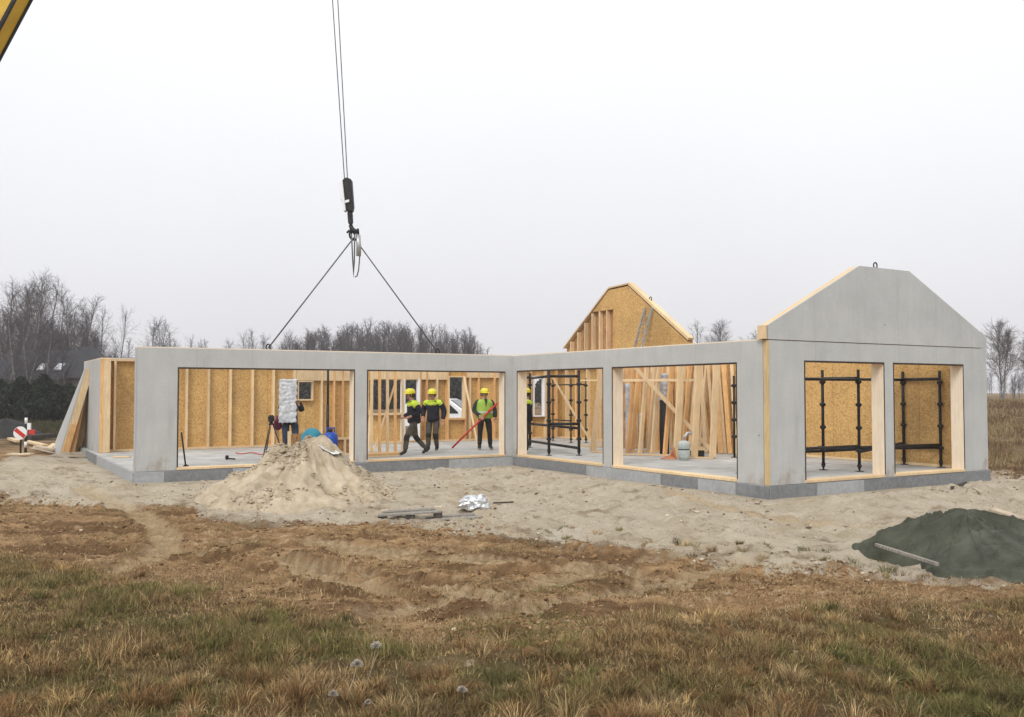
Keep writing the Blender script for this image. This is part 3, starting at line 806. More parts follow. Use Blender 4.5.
stud_frame('leaning timber frame with five pale studs and a cross rail, behind the gas bottle', *a, *b, 2.66, 7, R(5), ('pine', 'pine_warm', 'pine'), .18, 2.05, .085, .11, R(38))
a, b = g2(634, 453), g2(704, 453.5)
stud_frame('reddish timber frame leaning just behind the railed stud frame', a[0], a[1] + .5, b[0], b[1] + .45, 2.6, 9, R(6), ('pine_warm', 'pine_warm', 'pine'), .22, None, .10, .20, R(42))
a, b = g2(676, 458), g2(712, 459)
stud_frame('narrow timber frame at the foot of the long diagonal plank', *a, *b, 2.62, 3, R(4), ('pine', 'pine'), .10, None, .14, .10, R(36))
a, b = g2(592, 452.5), g2(605, 453)
stud_frame('tight pair of tall pale studs beside the pier, tilted to the right', *a, *b, 2.62, 2, R(4), ('pine', 'pine_warm'), .22, None, .13, .13, R(42))
a, b = g2(583, 449), g2(604, 449)
stud_frame('door-height timber frame behind the corner scaffold, its head rail below the wall top', a[0], a[1] + 1.2, b[0], b[1] + 1.2, 2.12, 2, 0, ('pine', 'pine'), 0, None, .12, .06)
a, b = g2(370, 455), g2(402, 454)
stud_frame('timber frame with five studs behind the two walking workers, over a lumber stack', a[0], a[1] + .4, b[0], b[1] + .4, 2.6, 5, R(2), ('pine', 'pine_warm'), .02, None, .12, .05)
# row of boards leaning on the side wall
lab = 'tall warm brown board in the dense leaning row at the right of the diagonal plank'
bg_px = [(688 + 2.6 * k, 452 + .15 * k + (k % 2)) for k in range(23)]
for i, (px, py) in enumerate(bg_px):
    x, y = gpt(px, py, .006); y += .75 + .1 * (i % 3)
    tx = rnd.uniform(-.22, .05); h = rnd.uniform(2.5, 2.68)
    board(lab, (x, y, .01), (x + tx, y + .32 + .05 * (i % 2), h), rnd.choice((.09, .12, .15)), .035, ('pine_warm', 'pine_warm', 'osb_red', 'pine')[(i * 3) % 4], 'boards leaning in a row against the right wing wall')
lab2 = 'narrow reddish board leaning behind the stud frames and the foil roll'
for i, px in enumerate([606 + 2.7 * k for k in range(19)] + [671 + 2.6 * k for k in range(10)]):
    x, y = gpt(px, 450, .006); y += .9 + .12 * (i % 3)
    board(lab2, (x, y, .01), (x + rnd.uniform(-.1, .3), y + .3, rnd.uniform(2.5, 2.67)), rnd.choice((.08, .11, .14)), .035, ('pine_warm', 'osb_red', 'pine_warm', 'pine')[(i * 3) % 4], 'boards leaning behind the stud frames')
p = Vector((*gpt(716, 457), .03)); q = Vector(at(634, 366, p.y + .1))
board('long pale diagonal plank across the stud frames, its foot near the gas bottle', p, q, .10, .035, 'pine')
p = Vector((*gpt(594, 448), .03)); q = Vector(at(552, 376, p.y - .2))
board('thin pale diagonal lath behind the corner scaffold', p, q, .06, .03, 'pine')
p = Vector((*gpt(478, 447), .02)); q = Vector(at(464, 377, p.y + .7))
board('pale lath leaning on the back wall beside the worker with the red pole', p, q, .06, .03, 'pine')
p = Vector((*gpt(374, 452), .03)); q = Vector(at(399, 371, p.y + .1))
board('pale slanting stick in front of the dark window, left of the workers', p, q, .055, .03, 'pine')
p = Vector((*gpt(368, 452), .03)); q = Vector(at(373, 372, p.y + .4))
board('upright pale batten next to the left jamb of the middle opening', p, q, .06, .04, 'pine')
x, y = gpt(382, 456.5)
ls = thing('lumber_stack', 'low stack of short planks on the slab at the feet of the walking workers', 'lumber stack', (x, y, .004), BROT + .06)
for i in range(3):
    for k in range(2):
        MB().box(-.5 + .07 * i, .42 + .05 * k, -.2 + .13 * i, -.08 + .13 * i, .05 * k, .05 * k + .045).build('plank', M['pine_warm' if (i + k) % 2 else 'pine'], ls)
x, y = gpt(344, 456)
lf = thing('timber_crate_frame', 'low open timber frame with brown infill at the right end of the leftmost opening', 'timber frame', (x, y, .004), BROT)
for z in (.02, .44): MB().box(-.42, .42, -.03, .03, z, z + .06).build('rail', M['pine'], lf)
for s in (-.39, .02, .39): MB().box(s - .03, s + .03, -.028, .028, .081, .439).build('post', M['pine'], lf)
MB().box(-.36, .36, .03, .045, .08, .44).build('infill_board', M['osb_red'], lf)
x, y = gpt(182 + 80, 449.5)
# small left-overs on the slab
x, y = gpt(122, 457.5)
tag(MB().box(-.22, .22, -.06, .06, 0, .03).build('wood_scrap', M['pine'], None, bevel=.004), 'short pale wood scrap lying on the open slab edge at far left', 'wood scrap').location = (x, y, .002)
x, y = gpt(232, 460)
t = thing('hand_tool', 'small black hand tool lying on the slab behind the leftmost sill', 'tool', (x, y, .002), R(-35))
MB().tube([(-.2, 0, .03), (.12, 0, .03)], .018, 8).build('handle', M['black'], t, True)
MB().lathe([(.03, 0), (.045, .02), (.045, .09), (.02, .11)], 10, (-.2, 0, 0)).build('head', M['steel_black'], t)
m = MB(); pts = [(*gpt(236 + 3 * i, 453.2 + .8 * math.sin(i * .9) + .12 * i), .012) for i in range(10)]
tag(m.tube(pts, .014, 6).build('hose', M['red_paint'], None, True), 'thin red hose lying on the slab in the leftmost opening', 'hose')

# ------------------------------------------------------------------ site equipment inside
x, y = gpt(684, 460)
gb = thing('gas_bottle', 'pale grey gas bottle with a dark waist band under the diagonal plank', 'gas bottle', (x, y, .004)); gb.scale = (.95, .95, .80)
MB().lathe([(.13, 0), (.14, .02), (.14, .05), (.155, .06), (.165, .10), (.165, .30), (.155, .32)], 20).build('lower_shell', M['gas_grey'], gb, True)
MB().lathe([(.158, .315), (.158, .345)], 20).build('waist_band', M['steel_black'], gb, True)
MB().lathe([(.155, .34), (.165, .36), (.165, .50), (.15, .56), (.10, .60), (.05, .615)], 20).build('upper_shell', M['gas_grey'], gb, True)
v = MB().lathe([(.03, .61), (.03, .70), (.045, .70), (.045, .73), (.02, .75)], 10).build('valve', M['steel_grey'], gb)
MB().tube([(0, 0, .69), (.05, 0, .78), (.10, .0, .86), (.16, 0, .87), (.2, 0, .80)], .035, 8).build('burner', M['foil_dull'], gb, True)
x, y = gpt(668.5, 459)
m = MB(); m.add([(-.22, -.12, 0), (.2, -.14, 0), (.22, .12, 0), (-.2, .12, 0), (.10, -.06, .22), (.16, -.02, .30), (.16, .06, .30), (.06, .06, .10)],
                [(0, 3, 2, 1), (0, 1, 4, 7), (1, 2, 5, 4), (2, 6, 5), (2, 3, 7, 6), (3, 0, 7), (4, 5, 6, 7)])
o = m.build('cloth_heap', M['orange_cloth'], None); o.location = (x, y, .004); tag(o, 'rust orange folded sheet on the slab left of the gas bottle', 'sheet')
def foil_roll(label, px, py, dy, z0, z1, r, base=True, cat='foil roll', mat='foil_dull'):
    x, y = gpt(px, py); x *= (y + dy) / y; y += dy
    t = thing('foil_roll', label, cat, (x, y, 0))
    prof = []; n = 16
    for i in range(n + 1):
        z = z0 + (z1 - z0) * i / n; prof.append((r * (1 + .08 * math.sin(i * 2.1) + rnd.uniform(-.04, .04)), z))
    prof.append((r * .5, z1 + .02))
    MB().lathe(prof, 14, sx=1, sy=.8).build('foil_wrap', M[mat], t, True)
    if base: MB().lathe([(r * .8, .004), (r * .85, z0 * .5), (r * .8, z0)], 12).build('dark_core', M['black'], t, True)
    return t
foil_roll('silver foil-wrapped roll on a dark core, standing between the stud frames', 664.5, 456, .55, 1.5, 2.22, .16)
foil_roll('dull grey wrapped roll low between the studs left of the foil-wrapped roll', 641.5, 455, .75, .03, 1.1, .06, False)
foil_roll('slim tall grey wrapped roll behind the studs next to the lone pier', 628, 455, .8, .03, 1.95, .07, False)
# dark crate behind the gas bottle
x, y = gpt(694, 457)
ck = thing('tool_crate', 'dark crate with a pale front edge behind the gas bottle', 'crate', (x, y + .2, .004), R(5))
MB().box(-.28, .28, -.15, .15, 0, .2).build('body', M['black'], ck); MB().box(-.29, .29, -.165, -.151, .17, .27).build('front_edge', M['pine'], ck)

# ladder against the far gable (inside)
p = Vector(W(6.55, 2.75, 2.72)); q = Vector(W(6.55, 2.25, 4.55))
base = Vector(W(5.3, 2.55, .004)); top = Vector(W(6.56, 2.28, 4.50))
ld = thing('ladder', 'light aluminium ladder leaning against the golden strand board gable', 'ladder', base)
d = top - base; side = Vector(W(0, 1, 0)) - Vector(W(0, 0, 0))
for sgn in (-1, 1):
    MB().beam(side * (.19 * sgn), d + side * (.19 * sgn), .028, .07, (0, 0, 1)).build('rail', M['steel_grey'], ld)
for i in range(1, 17):
    c = d * (i / 17)
    MB().tube([c - side * .185, c + side * .185], .016, 6).build('rung', M['steel_grey'], ld)

# ------------------------------------------------------------------ people
def skin_mesh(name, chains, mat, parent, sub=1, smooth=True):
    V = []; idx = {}; E = []; roots = []
    for ch in chains:
        prev = None
        for j, (p, r_) in enumerate(ch):
            k = tuple(round(c, 4) for c in p)
            if k not in idx:
                idx[k] = len(V); V.append((p, r_))
                if j == 0: roots.append(idx[k])
            if prev is not None and prev != idx[k]: E.append((prev, idx[k]))
            prev = idx[k]
    me = bpy.data.meshes.new(name + '_skin'); me.from_pydata([p for p, _ in V], E, [])
    o = bpy.data.objects.new(name, me); COL.objects.link(o)
    md = o.modifiers.new('skin', 'SKIN'); md.use_smooth_shade = True; md.branch_smoothing = 0.6
    if not me.skin_vertices: raise RuntimeError('no skin layer')
    for i, (p, r_) in enumerate(V):
        me.skin_vertices[0].data[i].radius = (r_, r_) if not hasattr(r_, '__len__') else r_
        me.skin_vertices[0].data[i].use_root = i in roots
    if sub: o.modifiers.new('sub', 'SUBSURF').levels = sub
    dg = bpy.context.evaluated_depsgraph_get(); dg.update()
    nm = bpy.data.meshes.new_from_object(o.evaluated_get(dg)); nm.name = name
    bpy.data.objects.remove(o); bpy.data.meshes.remove(me)
    nm.materials.clear(); nm.materials.append(mat)
    for p in nm.polygons: p.use_smooth = True
    return link(bpy.data.objects.new(name, nm), parent)
def lerp(a, b, t): return tuple(a[i] + (b[i] - a[i]) * t for i in range(3))

def person(label, loc, rot, pose, jacket, trousers, yoke=None, vest=None, knee=None, helmet=True, bands=False, head_yaw=0.0):
    """local frame: feet on z=0, the figure looks towards -y"""
    J = dict(pel=(0, 0, .96), wai=(0, .0, 1.10), che=(0, .01, 1.33), nec=(0, .015, 1.49), hd0=(0, .0, 1.565), hd1=(0, -.015, 1.64), hd2=(0, 0, 1.735),
             shL=(.185, .01, 1.43), elL=(.24, .04, 1.15), wrL=(.25, -.05, .92), shR=(-.185, .01, 1.43), elR=(-.24, .04, 1.15), wrR=(-.25, -.05, .92),
             hiL=(.095, 0, .90), knL=(.10, -.03, .49), anL=(.10, .01, .10), hiR=(-.095, 0, .90), knR=(-.10, -.03, .49), anR=(-.10, .01, .10))
    J.update(pose)
    t = thing('person', label, 'person', loc, (0, 0, rot))
    arms = []; arms_c = []; hands = []
    for s in 'LR':
        sh, el, wr = J['sh' + s], J['el' + s], J['wr' + s]
        d = Vector(wr) - Vector(el); d.normalize()
        palm = Vector(wr) + d * .06
        arms.append([(J['che'], .12), (sh, .062), (lerp(sh, el, .5), .05), (el, .042), (lerp(el, wr, .5), .036), (wr, .028), (tuple(palm), .038)])
        sd = d.cross(Vector((0, 1, 0)))
        if sd.length < .1: sd = Vector((1, 0, 0))
        sd.normalize(); nn = sd.cross(d).normalized(); tw = 1 if s == 'L' else -1
        for k, ln in enumerate((.068, .08, .074, .056)):
            b0 = Vector(wr) + d * .05 + sd * (.021 * (k - 1.5)); b1 = b0 + d * .05
            b2 = b1 + d * (ln * .45) - nn * .012 * tw; b3 = b2 + d * (ln * .35) - nn * .026 * tw
            hands.append([(tuple(b0), .009), (tuple(b1), .010), (tuple(b2), .009), (tuple(b3), .008)])
        th0 = Vector(wr) + d * .025 - sd * .02; th1 = th0 + d * .03 - sd * .03; th2 = th1 + d * .035 - sd * .008
        hands.append([(tuple(th0), .011), (tuple(th1), .011), (tuple(th2), .009)])
        arms_c.append([(J['che'], .165), (sh, .098), (lerp(sh, el, .5), .084), (el, .076), (lerp(el, wr, .55), .066), (lerp(el, wr, .97), .056)])
    legs = []; legs_c = []
    for s in 'LR':
        hi, kn, an = J['hi' + s], J['kn' + s], J['an' + s]
        toe = J.get('to' + s, (an[0] * 1.15, an[1] - .15, max(an[2] - .065, .03)))
        legs.append([(J['pel'], .115), (hi, .085), (lerp(hi, kn, .5), .072), (kn, .052), (lerp(kn, an, .35), .054), (an, .036), (toe, .03)])
        legs_c.append([(J['pel'], .135), (hi, .100), (lerp(hi, kn, .5), .088), (kn, .070), (lerp(kn, an, .4), .068), (lerp(kn, an, .93), .062)])
        bt = skin_mesh('boot', [[(lerp(kn, an, .8), .055), (an, .056), (lerp(an, toe, .55), .046), (toe, .038)]], M['boot'], t)
    spine = [(J['pel'], .115), (J['wai'], .112), (J['che'], .125), (J['nec'], .055), (J['hd0'], .062), (J['hd1'], .088), (J['hd2'], .078)]
    h1 = Vector(J['hd1']); yaw = Matrix.Rotation(head_yaw, 3, 'Z')
    hp = lambda v: tuple(h1 + yaw @ Vector(v))
    face = [[(hp((0, -.05, -.02)), .03), (hp((0, -.098, -.022)), .013), (hp((0, -.105, -.034)), .014)],
            [(hp((.07, 0, -.04)), .012), (hp((.088, .01, -.01)), .016), (hp((.088, .012, .012)), .012)],
            [(hp((-.07, 0, -.04)), .012), (hp((-.088, .01, -.01)), .016), (hp((-.088, .012, .012)), .012)],
            [(hp((0, -.05, -.085)), .035), (hp((0, -.075, -.095)), .024)]]
    body = skin_mesh('body', [spine] + arms + legs + hands + face, M['skin'], t)
    for sx in (-.032, .032):
        c = hp((sx, -.083, .008)); MB().lathe([(.004, -.008), (.011, -.003), (.011, .003), (.004, .008)], 8, c).build('eye', M['eye'], body)
    c = hp((0, -.09, -.062)); MB().beam(Vector(c) + yaw @ Vector((-.022, 0, 0)), Vector(c) + yaw @ Vector((.022, 0, 0)), .008, .008).build('mouth', M['orange_cloth'], body)
    MB().lathe([(.06, -.075), (.088, -.06), (.098, 0), (.1, .05), (.08, .095), (.03, .115)], 14, hp((0, .036, .01)), .98, .9).build('hair', M['hair'], t, True)
    skin_mesh('trousers', [[(J['wai'], .12), (J['pel'], .135)]] + legs_c, M[trousers], t)
    jk = [[(lerp(J['pel'], J['wai'], -1.0), .185), (J['pel'], .19), (J['wai'], .185), (J['che'], .185), (lerp(J['che'], J['nec'], .7), .125), (J['nec'], .085)]] + arms_c
    skin_mesh('jacket', jk, M[jacket], t)
    if yoke:
        ya = [[(lerp(J['wai'], J['che'], .6), .200), (J['che'], .202), (lerp(J['che'], J['nec'], .7), .138), (lerp(J['che'], J['nec'], .85), .10)]]
        for s in 'LR':
            ya.append([(J['che'], .202), (J['sh' + s], .112), (lerp(J['sh' + s], J['el' + s], .6), .098)])
        skin_mesh('shoulder_yoke', ya, M[yoke], t)
    if vest:
        va = [[(lerp(J['pel'], J['wai'], -.5), .200), (J['wai'], .200), (J['che'], .215), (lerp(J['che'], J['nec'], .8), .14)]]
        for s in 'LR': va.append([(J['che'], .215), (lerp(J['che'], J['sh' + s], .8), .125)])
        vv = skin_mesh('vest', va, M[vest], t)
        MB().lathe([(.200, -.02), (.212, -.018), (.212, .018), (.200, .02)], 20, lerp(J['wai'], J['che'], .2)).build('reflective_band', M['reflective'], vv)
    if knee:
        for s in 'LR':
            hi, kn, an = J['hi' + s], J['kn' + s], J['an' + s]
            skin_mesh('knee_pad', [[(lerp(kn, hi, .28), .075), (kn, .079), (lerp(kn, an, .38), .073)]], M[knee], t)
    if bands:
        for s in 'LR':
            kn, an = J['kn' + s], J['an' + s]
            skin_mesh('reflective_band', [[(lerp(kn, an, .55), .071), (lerp(kn, an, .68), .070)]], M['reflective'], t)
    t.scale = (1.17, 1.17, 1.02)
    if helmet:
        hm = MB().lathe([(.112, 0), (.118, .012), (.116, .05), (.104, .09), (.075, .122), (.03, .138)], 20, hp((0, .008, .035)), .95, 1.08)
        hh = hm.build('helmet', M['helmet'], t, True)
        br = MB(); n = 12; vs = []
        for k in range(n + 1):
            a = PI + PI * k / n
            for rr, dz in ((.105, .0), (.165, -.015)):
                for th in (0, .008):
                    p = hp((rr * .95 * math.cos(a) * (.98 if rr < .11 else .78), rr * 1.05 * math.sin(a), .04 + dz + th)); vs.append(p)
        fs = []
        for k in range(n):
            o = k * 4; fs += [(o, o + 4, o + 6, o + 2), (o + 1, o + 3, o + 7, o + 5), (o + 2, o + 6, o + 7, o + 3), (o, o + 1, o + 5, o + 4)]
        br.add(vs, fs).build('visor', M['helmet'], hh)
    return t

# two workers walking in the middle opening
x, y = gpt(414, 455.5)
person('worker striding to the left, navy jacket with bright yellow shoulders, yellow helmet', (x, y, 0), R(-62),
       dict(che=(0, -.02, 1.33), nec=(0, -.06, 1.47), hd0=(0, -.085, 1.545), hd1=(0, -.11, 1.62), hd2=(0, -.10, 1.715), shL=(.18, -.04, 1.41), shR=(-.18, -.01, 1.41),
            elL=(.25, .05, 1.16), wrL=(.20, -.17, 1.05), elR=(-.25, .02, 1.14), wrR=(-.2, -.2, 1.02),
            hiL=(.095, -.01, .90), knL=(.10, -.22, .52), anL=(.10, -.26, .11), hiR=(-.095, .01, .90), knR=(-.10, .08, .48), anR=(-.10, .36, .15), toR=(-.11, .25, .04)),
       'navy', 'trouser', yoke='hivis', knee='black')
x, y = gpt(433, 452)
person('worker facing the camera in navy jacket, yellow shoulder patches, head bowed under yellow helmet', (x, y, 0), R(-12),
       dict(nec=(0, -.02, 1.48), hd0=(0, -.05, 1.55), hd1=(0, -.085, 1.62), hd2=(0, -.09, 1.715), elL=(.27, .06, 1.16), wrL=(.26, -.04, .9), elR=(-.27, .05, 1.15), wrR=(-.22, -.14, .98),
            hiL=(.095, 0, .90), knL=(.08, -.06, .49), anL=(.07, .12, .12), hiR=(-.095, 0, .90), knR=(-.09, -.1, .49), anR=(-.08, -.14, .10)),
       'navy', 'trouser', yoke='hivis', knee='black')
x, y = gpt(484.5, 450)
p3 = person('worker standing in a green high visibility vest and dark trousers, holding the red pole', (x, y, 0), R(12),
       dict(elL=(.27, .04, 1.15), wrL=(.27, -.03, .93), elR=(-.26, .05, 1.15), wrR=(-.15, -.19, 1.0), hiL=(.095, 0, .9), knL=(.13, -.02, .49), anL=(.15, .0, .10), hiR=(-.095, 0, .9), knR=(-.12, -.02, .49), anR=(-.13, .01, .10)),
       'dark_green_cloth', 'trouser_dark', bands=True, head_yaw=.25)
vv = MB().lathe([(.19, .93), (.207, .95), (.203, 1.1), (.205, 1.25), (.203, 1.36), (.185, 1.43), (.13, 1.475), (.10, 1.485)], 24, sx=1.06, sy=.98).build('vest', M['hivis_green'], p3, True)
MB().lathe([(.206, 1.08), (.2105, 1.085), (.2105, 1.125), (.206, 1.13)], 24, sx=1.06, sy=.98).build('reflective_band', M['reflective'], vv)
MB().prism([(-.035, 1.5), (.035, 1.5), (.0, 1.27)], -.215, -.13).build('zip_opening', M['dark_green_cloth'], vv)
p = Vector(at(452, 448, y - .35)); q = Vector(at(497.5, 403, y - .26)); p.z = max(p.z, .03)
rp = thing('red_pole', 'long thin red pole slanting across the worker in the green vest', 'pole', p)
MB().tube([(0, 0, 0), tuple(q - p)], .028, 8).build('shaft', M['red_paint'], rp, True)
MB().tube([tuple((q - p) * .8), tuple((q - p) * .9)], .04, 8).build('grip', M['red_paint'], rp, True)
x, y = gpt(526.0, 452.5)
person('worker half hidden at the inner corner, dark jacket with yellow patches and a yellow helmet', (x, y, 0), R(-80),
       dict(elL=(.24, .0, 1.16), wrL=(.17, -.24, 1.08), elR=(-.24, .0, 1.16), wrR=(-.17, -.24, 1.1)), 'navy', 'trouser_dark', yoke='hivis')
# worker carrying a foil-wrapped sheet behind the sand heap
X5, Y5 = at(290, 440, 24.6)[:2]
person('worker in dark jeans behind the sand heap, carrying a silver sheet', (X5, Y5, 0), R(8),
       dict(elL=(.27, -.05, 1.2), wrL=(.2, -.16, 1.36), elR=(-.2, -.02, 1.2), wrR=(-.12, -.10, 1.15), hiL=(.1, 0, .9), knL=(.13, -.06, .49), hiR=(-.1, 0, .9)),
       'navy', 'jeans', helmet=False)
fs = np_mesh('silver_sheet', *(lambda n, mm: (np.array([[-.24 + .46 * i / n + .012 * math.sin(j * .9), .05 * abs(float(fbm(np.array([i * .31]), np.array([j * .27]), 1.0, 4, 9)[0]) - .5) - .05 * abs(float(fbm(np.array([i * .2 + 40]), np.array([j * .33]), 1.0, 3, 19)[0]) - .5), 1.15 * j / mm + .006 * math.sin(i * 1.3)] for j in range(mm + 1) for i in range(n + 1)]),
      [np.array([[j * (n + 1) + i, j * (n + 1) + i + 1, (j + 1) * (n + 1) + i + 1, (j + 1) * (n + 1) + i] for j in range(mm) for i in range(n)])]))(18, 44))
so = np_obj('silver_sheet', fs, M['foil_dull']); sm = so.modifiers.new('thick', 'SOLIDIFY'); sm.thickness = .05
so.location = (X5 + .0, Y5 - .27, .92); so.rotation_euler = (R(-3), 0, R(4))
tag(so, 'crinkled silver foil-wrapped sheet held upright by a worker behind the sand heap', 'foil sheet')

# survey tripod and small things behind the heap
x, y = at(271, 440, 24.3)[:2]
tp = thing('tripod', 'spindly dark tripod with an instrument on top, left of the silver sheet', 'tripod', (x, y, .004))
for a in (20, 140, 260):
    MB().tube([(.05 * math.cos(R(a)), .05 * math.sin(R(a)), .86), (.34 * math.cos(R(a)), .34 * math.sin(R(a)), 0)], .018, 6).build('leg', M['bark_dark'], tp, True)
MB().lathe([(.07, .86), (.07, .89), (.05, .9), (.05, .95), (.085, .96), (.085, 1.08), (.05, 1.12)], 12).build('instrument', M['steel_black'], tp)
x, y = at(277.5, 440, 24.6)[:2]
mk = thing('site_bag', 'small dark red bag on a wooden stake beside the tripod', 'bag', (x, y, .004))
MB().box(-.035, .035, -.03, .03, 0, .75).build('stake', M['pine_warm'], mk)
MB().lathe([(.06, .72), (.12, .78), (.11, .92), (.05, 1.02), (.03, 1.1)], 10).build('pouch', pmat('dark_red_cloth', (.09, .012, .035), (.16, .03, .06), 8, .8), mk, True)
x, y = at(297.5, 440, 23.6)[:2]
cr = thing('wooden_crate', 'open brown crate between two pale corner posts behind the top of the sand heap', 'crate', (x, y, .004), R(6))
for s in (-.2, .2): MB().box(s - .045, s + .045, -.04, .04, 0, .72).build('corner_post', M['pine'], cr)
MB().box(-.155, .155, -.02, .02, .02, .66).build('panel', M['osb_red'], cr); MB().box(-.2, .2, .3, .33, .0, .6).build('panel', M['osb_red'], cr)
x, y = at(312, 440, 23.4)[:2]
m = MB().lathe([(.12, 0), (.26, .08), (.28, .3), (.24, .48), (.12, .58), (.03, .6)], 14, sx=1.1)
tp2 = m.build('teal_sack', M['teal_plastic'], None, True); tp2.scale = (1, 1, 1.36); tp2.location = (x, y, .004); tag(tp2, 'teal blue sack showing over the right shoulder of the sand heap', 'sack')
x, y = at(330.5, 440, 23.3)[:2]
jc = thing('jerrycan', 'bright blue plastic canister beside the teal sack', 'canister', (x, y, .004), R(20)); jc.scale = (1.15, 1.15, 1.32)
MB().lathe([(.15, .0), (.17, .03), (.17, .42), (.15, .5), (.09, .54)], 16, sx=.95).build('body', M['blue_plastic'], jc, True)
MB().lathe([(.05, .53), (.05, .6)], 10).build('cap', M['black'], jc); MB().tube([(-.08, 0, .5), (-.08, 0, .62), (.08, 0, .62), (.08, 0, .5)], .02, 6).build('handle', M['blue_plastic'], jc, True)
# white car behind the house, seen through the window
cx, cy = at(460, 410, 43)[:2]
cz = gz(cx, cy)
cr = thing('parked_car', 'white car parked behind the house, seen through a back window opening', 'car', (cx - .5, cy, cz), R(-12))
side = [(-2.1, .35), (-2.1, .95), (-1.85, 1.45), (-1.2, 1.68), (.2, 1.66), (.95, 1.12), (1.85, .92), (2.05, .7), (2.05, .35)]
MB().prism(side, -.85, .85).build('body', M['white_paint'], cr, bevel=.06)
MB().prism([(-1.7, 1.0), (-1.62, 1.4), (-.5, 1.55), (-.5, 1.0)], -.865, .865).build('side_window', M['glass_dark'], cr)
MB().prism([(-.42, 1.0), (-.42, 1.55), (.12, 1.54), (.66, 1.06), (.66, 1.0)], -.865, .865).build('side_window', M['glass_dark'], cr)
MB().add([(.28, -.72, 1.64), (.28, .72, 1.64), (.93, .76, 1.17), (.93, -.76, 1.17), (.25, -.72, 1.60), (.25, .72, 1.60), (.9, .76, 1.13), (.9, -.76, 1.13)], [(0, 1, 2, 3), (7, 6, 5, 4), (0, 3, 7, 4), (1, 5, 6, 2), (0, 4, 5, 1), (3, 2, 6, 7)]).build('windscreen', M['glass_dark'], cr)
for wx in (-1.3, 1.25):
    for wy in (-.8, .8):
        whl = MB()
        pr_ = [(.3 * math.cos(a), .3 * math.sin(a) + .3) for a in np.linspace(0, 2 * PI, 17)[:-1]]
        whl.prism([(wx + a, b) for a, b in pr_], wy - .09, wy + .09); wo = whl.build('wheel', M['black'], cr)
        r2 = MB().prism([(wx + a * .6, .3 + (b - .3) * .6) for a, b in pr_], wy - .1, wy + .1).build('rim', M['steel_grey'], wo)
# ------------------------------------------------------------------ crane, hook and slings
YC = 22.64
tip = Vector((-5.3, YC, 25.6))
e0 = Vector(at(12, 1, YC)); 
bd = (tip - e0).normalized()
foot = e0 - bd * ((e0.z - 2.3) / bd.z)
gzc = gz(foot.x, foot.y)
cr = thing('mobile_crane', 'yellow crane boom with black edges crossing the top left corner', 'crane', (foot.x, foot.y, gzc))
o0 = Vector((foot.x, foot.y, gzc))
f = foot - o0; L = (tip - foot).length
def boomsec(a, b, w, name):
    m = MB().beam(f + bd * a, f + bd * b, w * .82, w, (0, 1, 0)); o = m.build(name, M['boom_yellow'], cr, bevel=.02)
    k = MB(); s = bd.cross(Vector((0, 1, 0))).normalized()
    for i in (-1, 1):
        for j in (-1, 1):
            c = s * (i * w * .41) + Vector((0, j * w * .5, 0)); k.beam(f + bd * (a + .02) + c, f + bd * (b - .02) + c, .075, .075, (0, 1, 0))
    k.build('edge_rail', M['black'], o)
boomsec(-1.0, L * .62, .54, 'boom_section'); boomsec(L * .62, L * .99, .46, 'boom_section')
MB().tube([f + bd * (L * .985) + Vector((0, -.2, 0)), f + bd * (L * .985) + Vector((0, .2, 0))], .28, 16).build('boom_head', M['boom_yellow'], cr)
MB().tube([f + bd * (L * .985) + Vector((-.1, 0, .3)) - bd * .1, f + bd * 1.0 + Vector((-.32, 0, .14))], .012, 6).build('hoist_line', M['rope'], cr)
m = MB(); m.box(-4.2, 2.6, -1.25, 1.25, .75, 1.35); m.build('chassis', M['boom_yellow'], cr, bevel=.05)
m = MB(); m.box(-1.6, 1.1, -1.1, 1.1, 1.36, 2.6); m.build('turret', M['boom_yellow'], cr, bevel=.08)
m = MB(); m.prism([(-5.8, .6), (-4.22, .6), (-4.22, 2.3), (-5.4, 2.3), (-5.8, 1.5)], -1.2, 1.2); cab = m.build('cab', M['boom_yellow'], cr, bevel=.06)
MB().prism([(-5.68, 1.55), (-4.5, 1.55), (-4.5, 2.15), (-5.4, 2.15)], -1.215, 1.215).build('cab_window', M['glass_dark'], cab)
for wx in (-5.0, -3.2, 0.2, 1.7):
    for wy in (-1.05, 1.05):
        w_ = MB().tube([(wx, wy - .17, .52), (wx, wy + .17, .52)], .52, 20).build('wheel', M['black'], cr, True)
for wx in (-3.9, 2.4):
    for wy in (-1, 1):
        MB().box(wx - .12, wx + .12, wy * 1.2 if wy > 0 else wy * 2.3, wy * 2.3 if wy > 0 else wy * 1.2, .8, 1.0).box(wx - .3, wx + .3, wy * 2.05 - .3, wy * 2.05 + .3, -.02, .06).tube([(wx, wy * 2.05, .05), (wx, wy * 2.05, .9)], .07, 10).build('outrigger', M['boom_yellow'], cr)

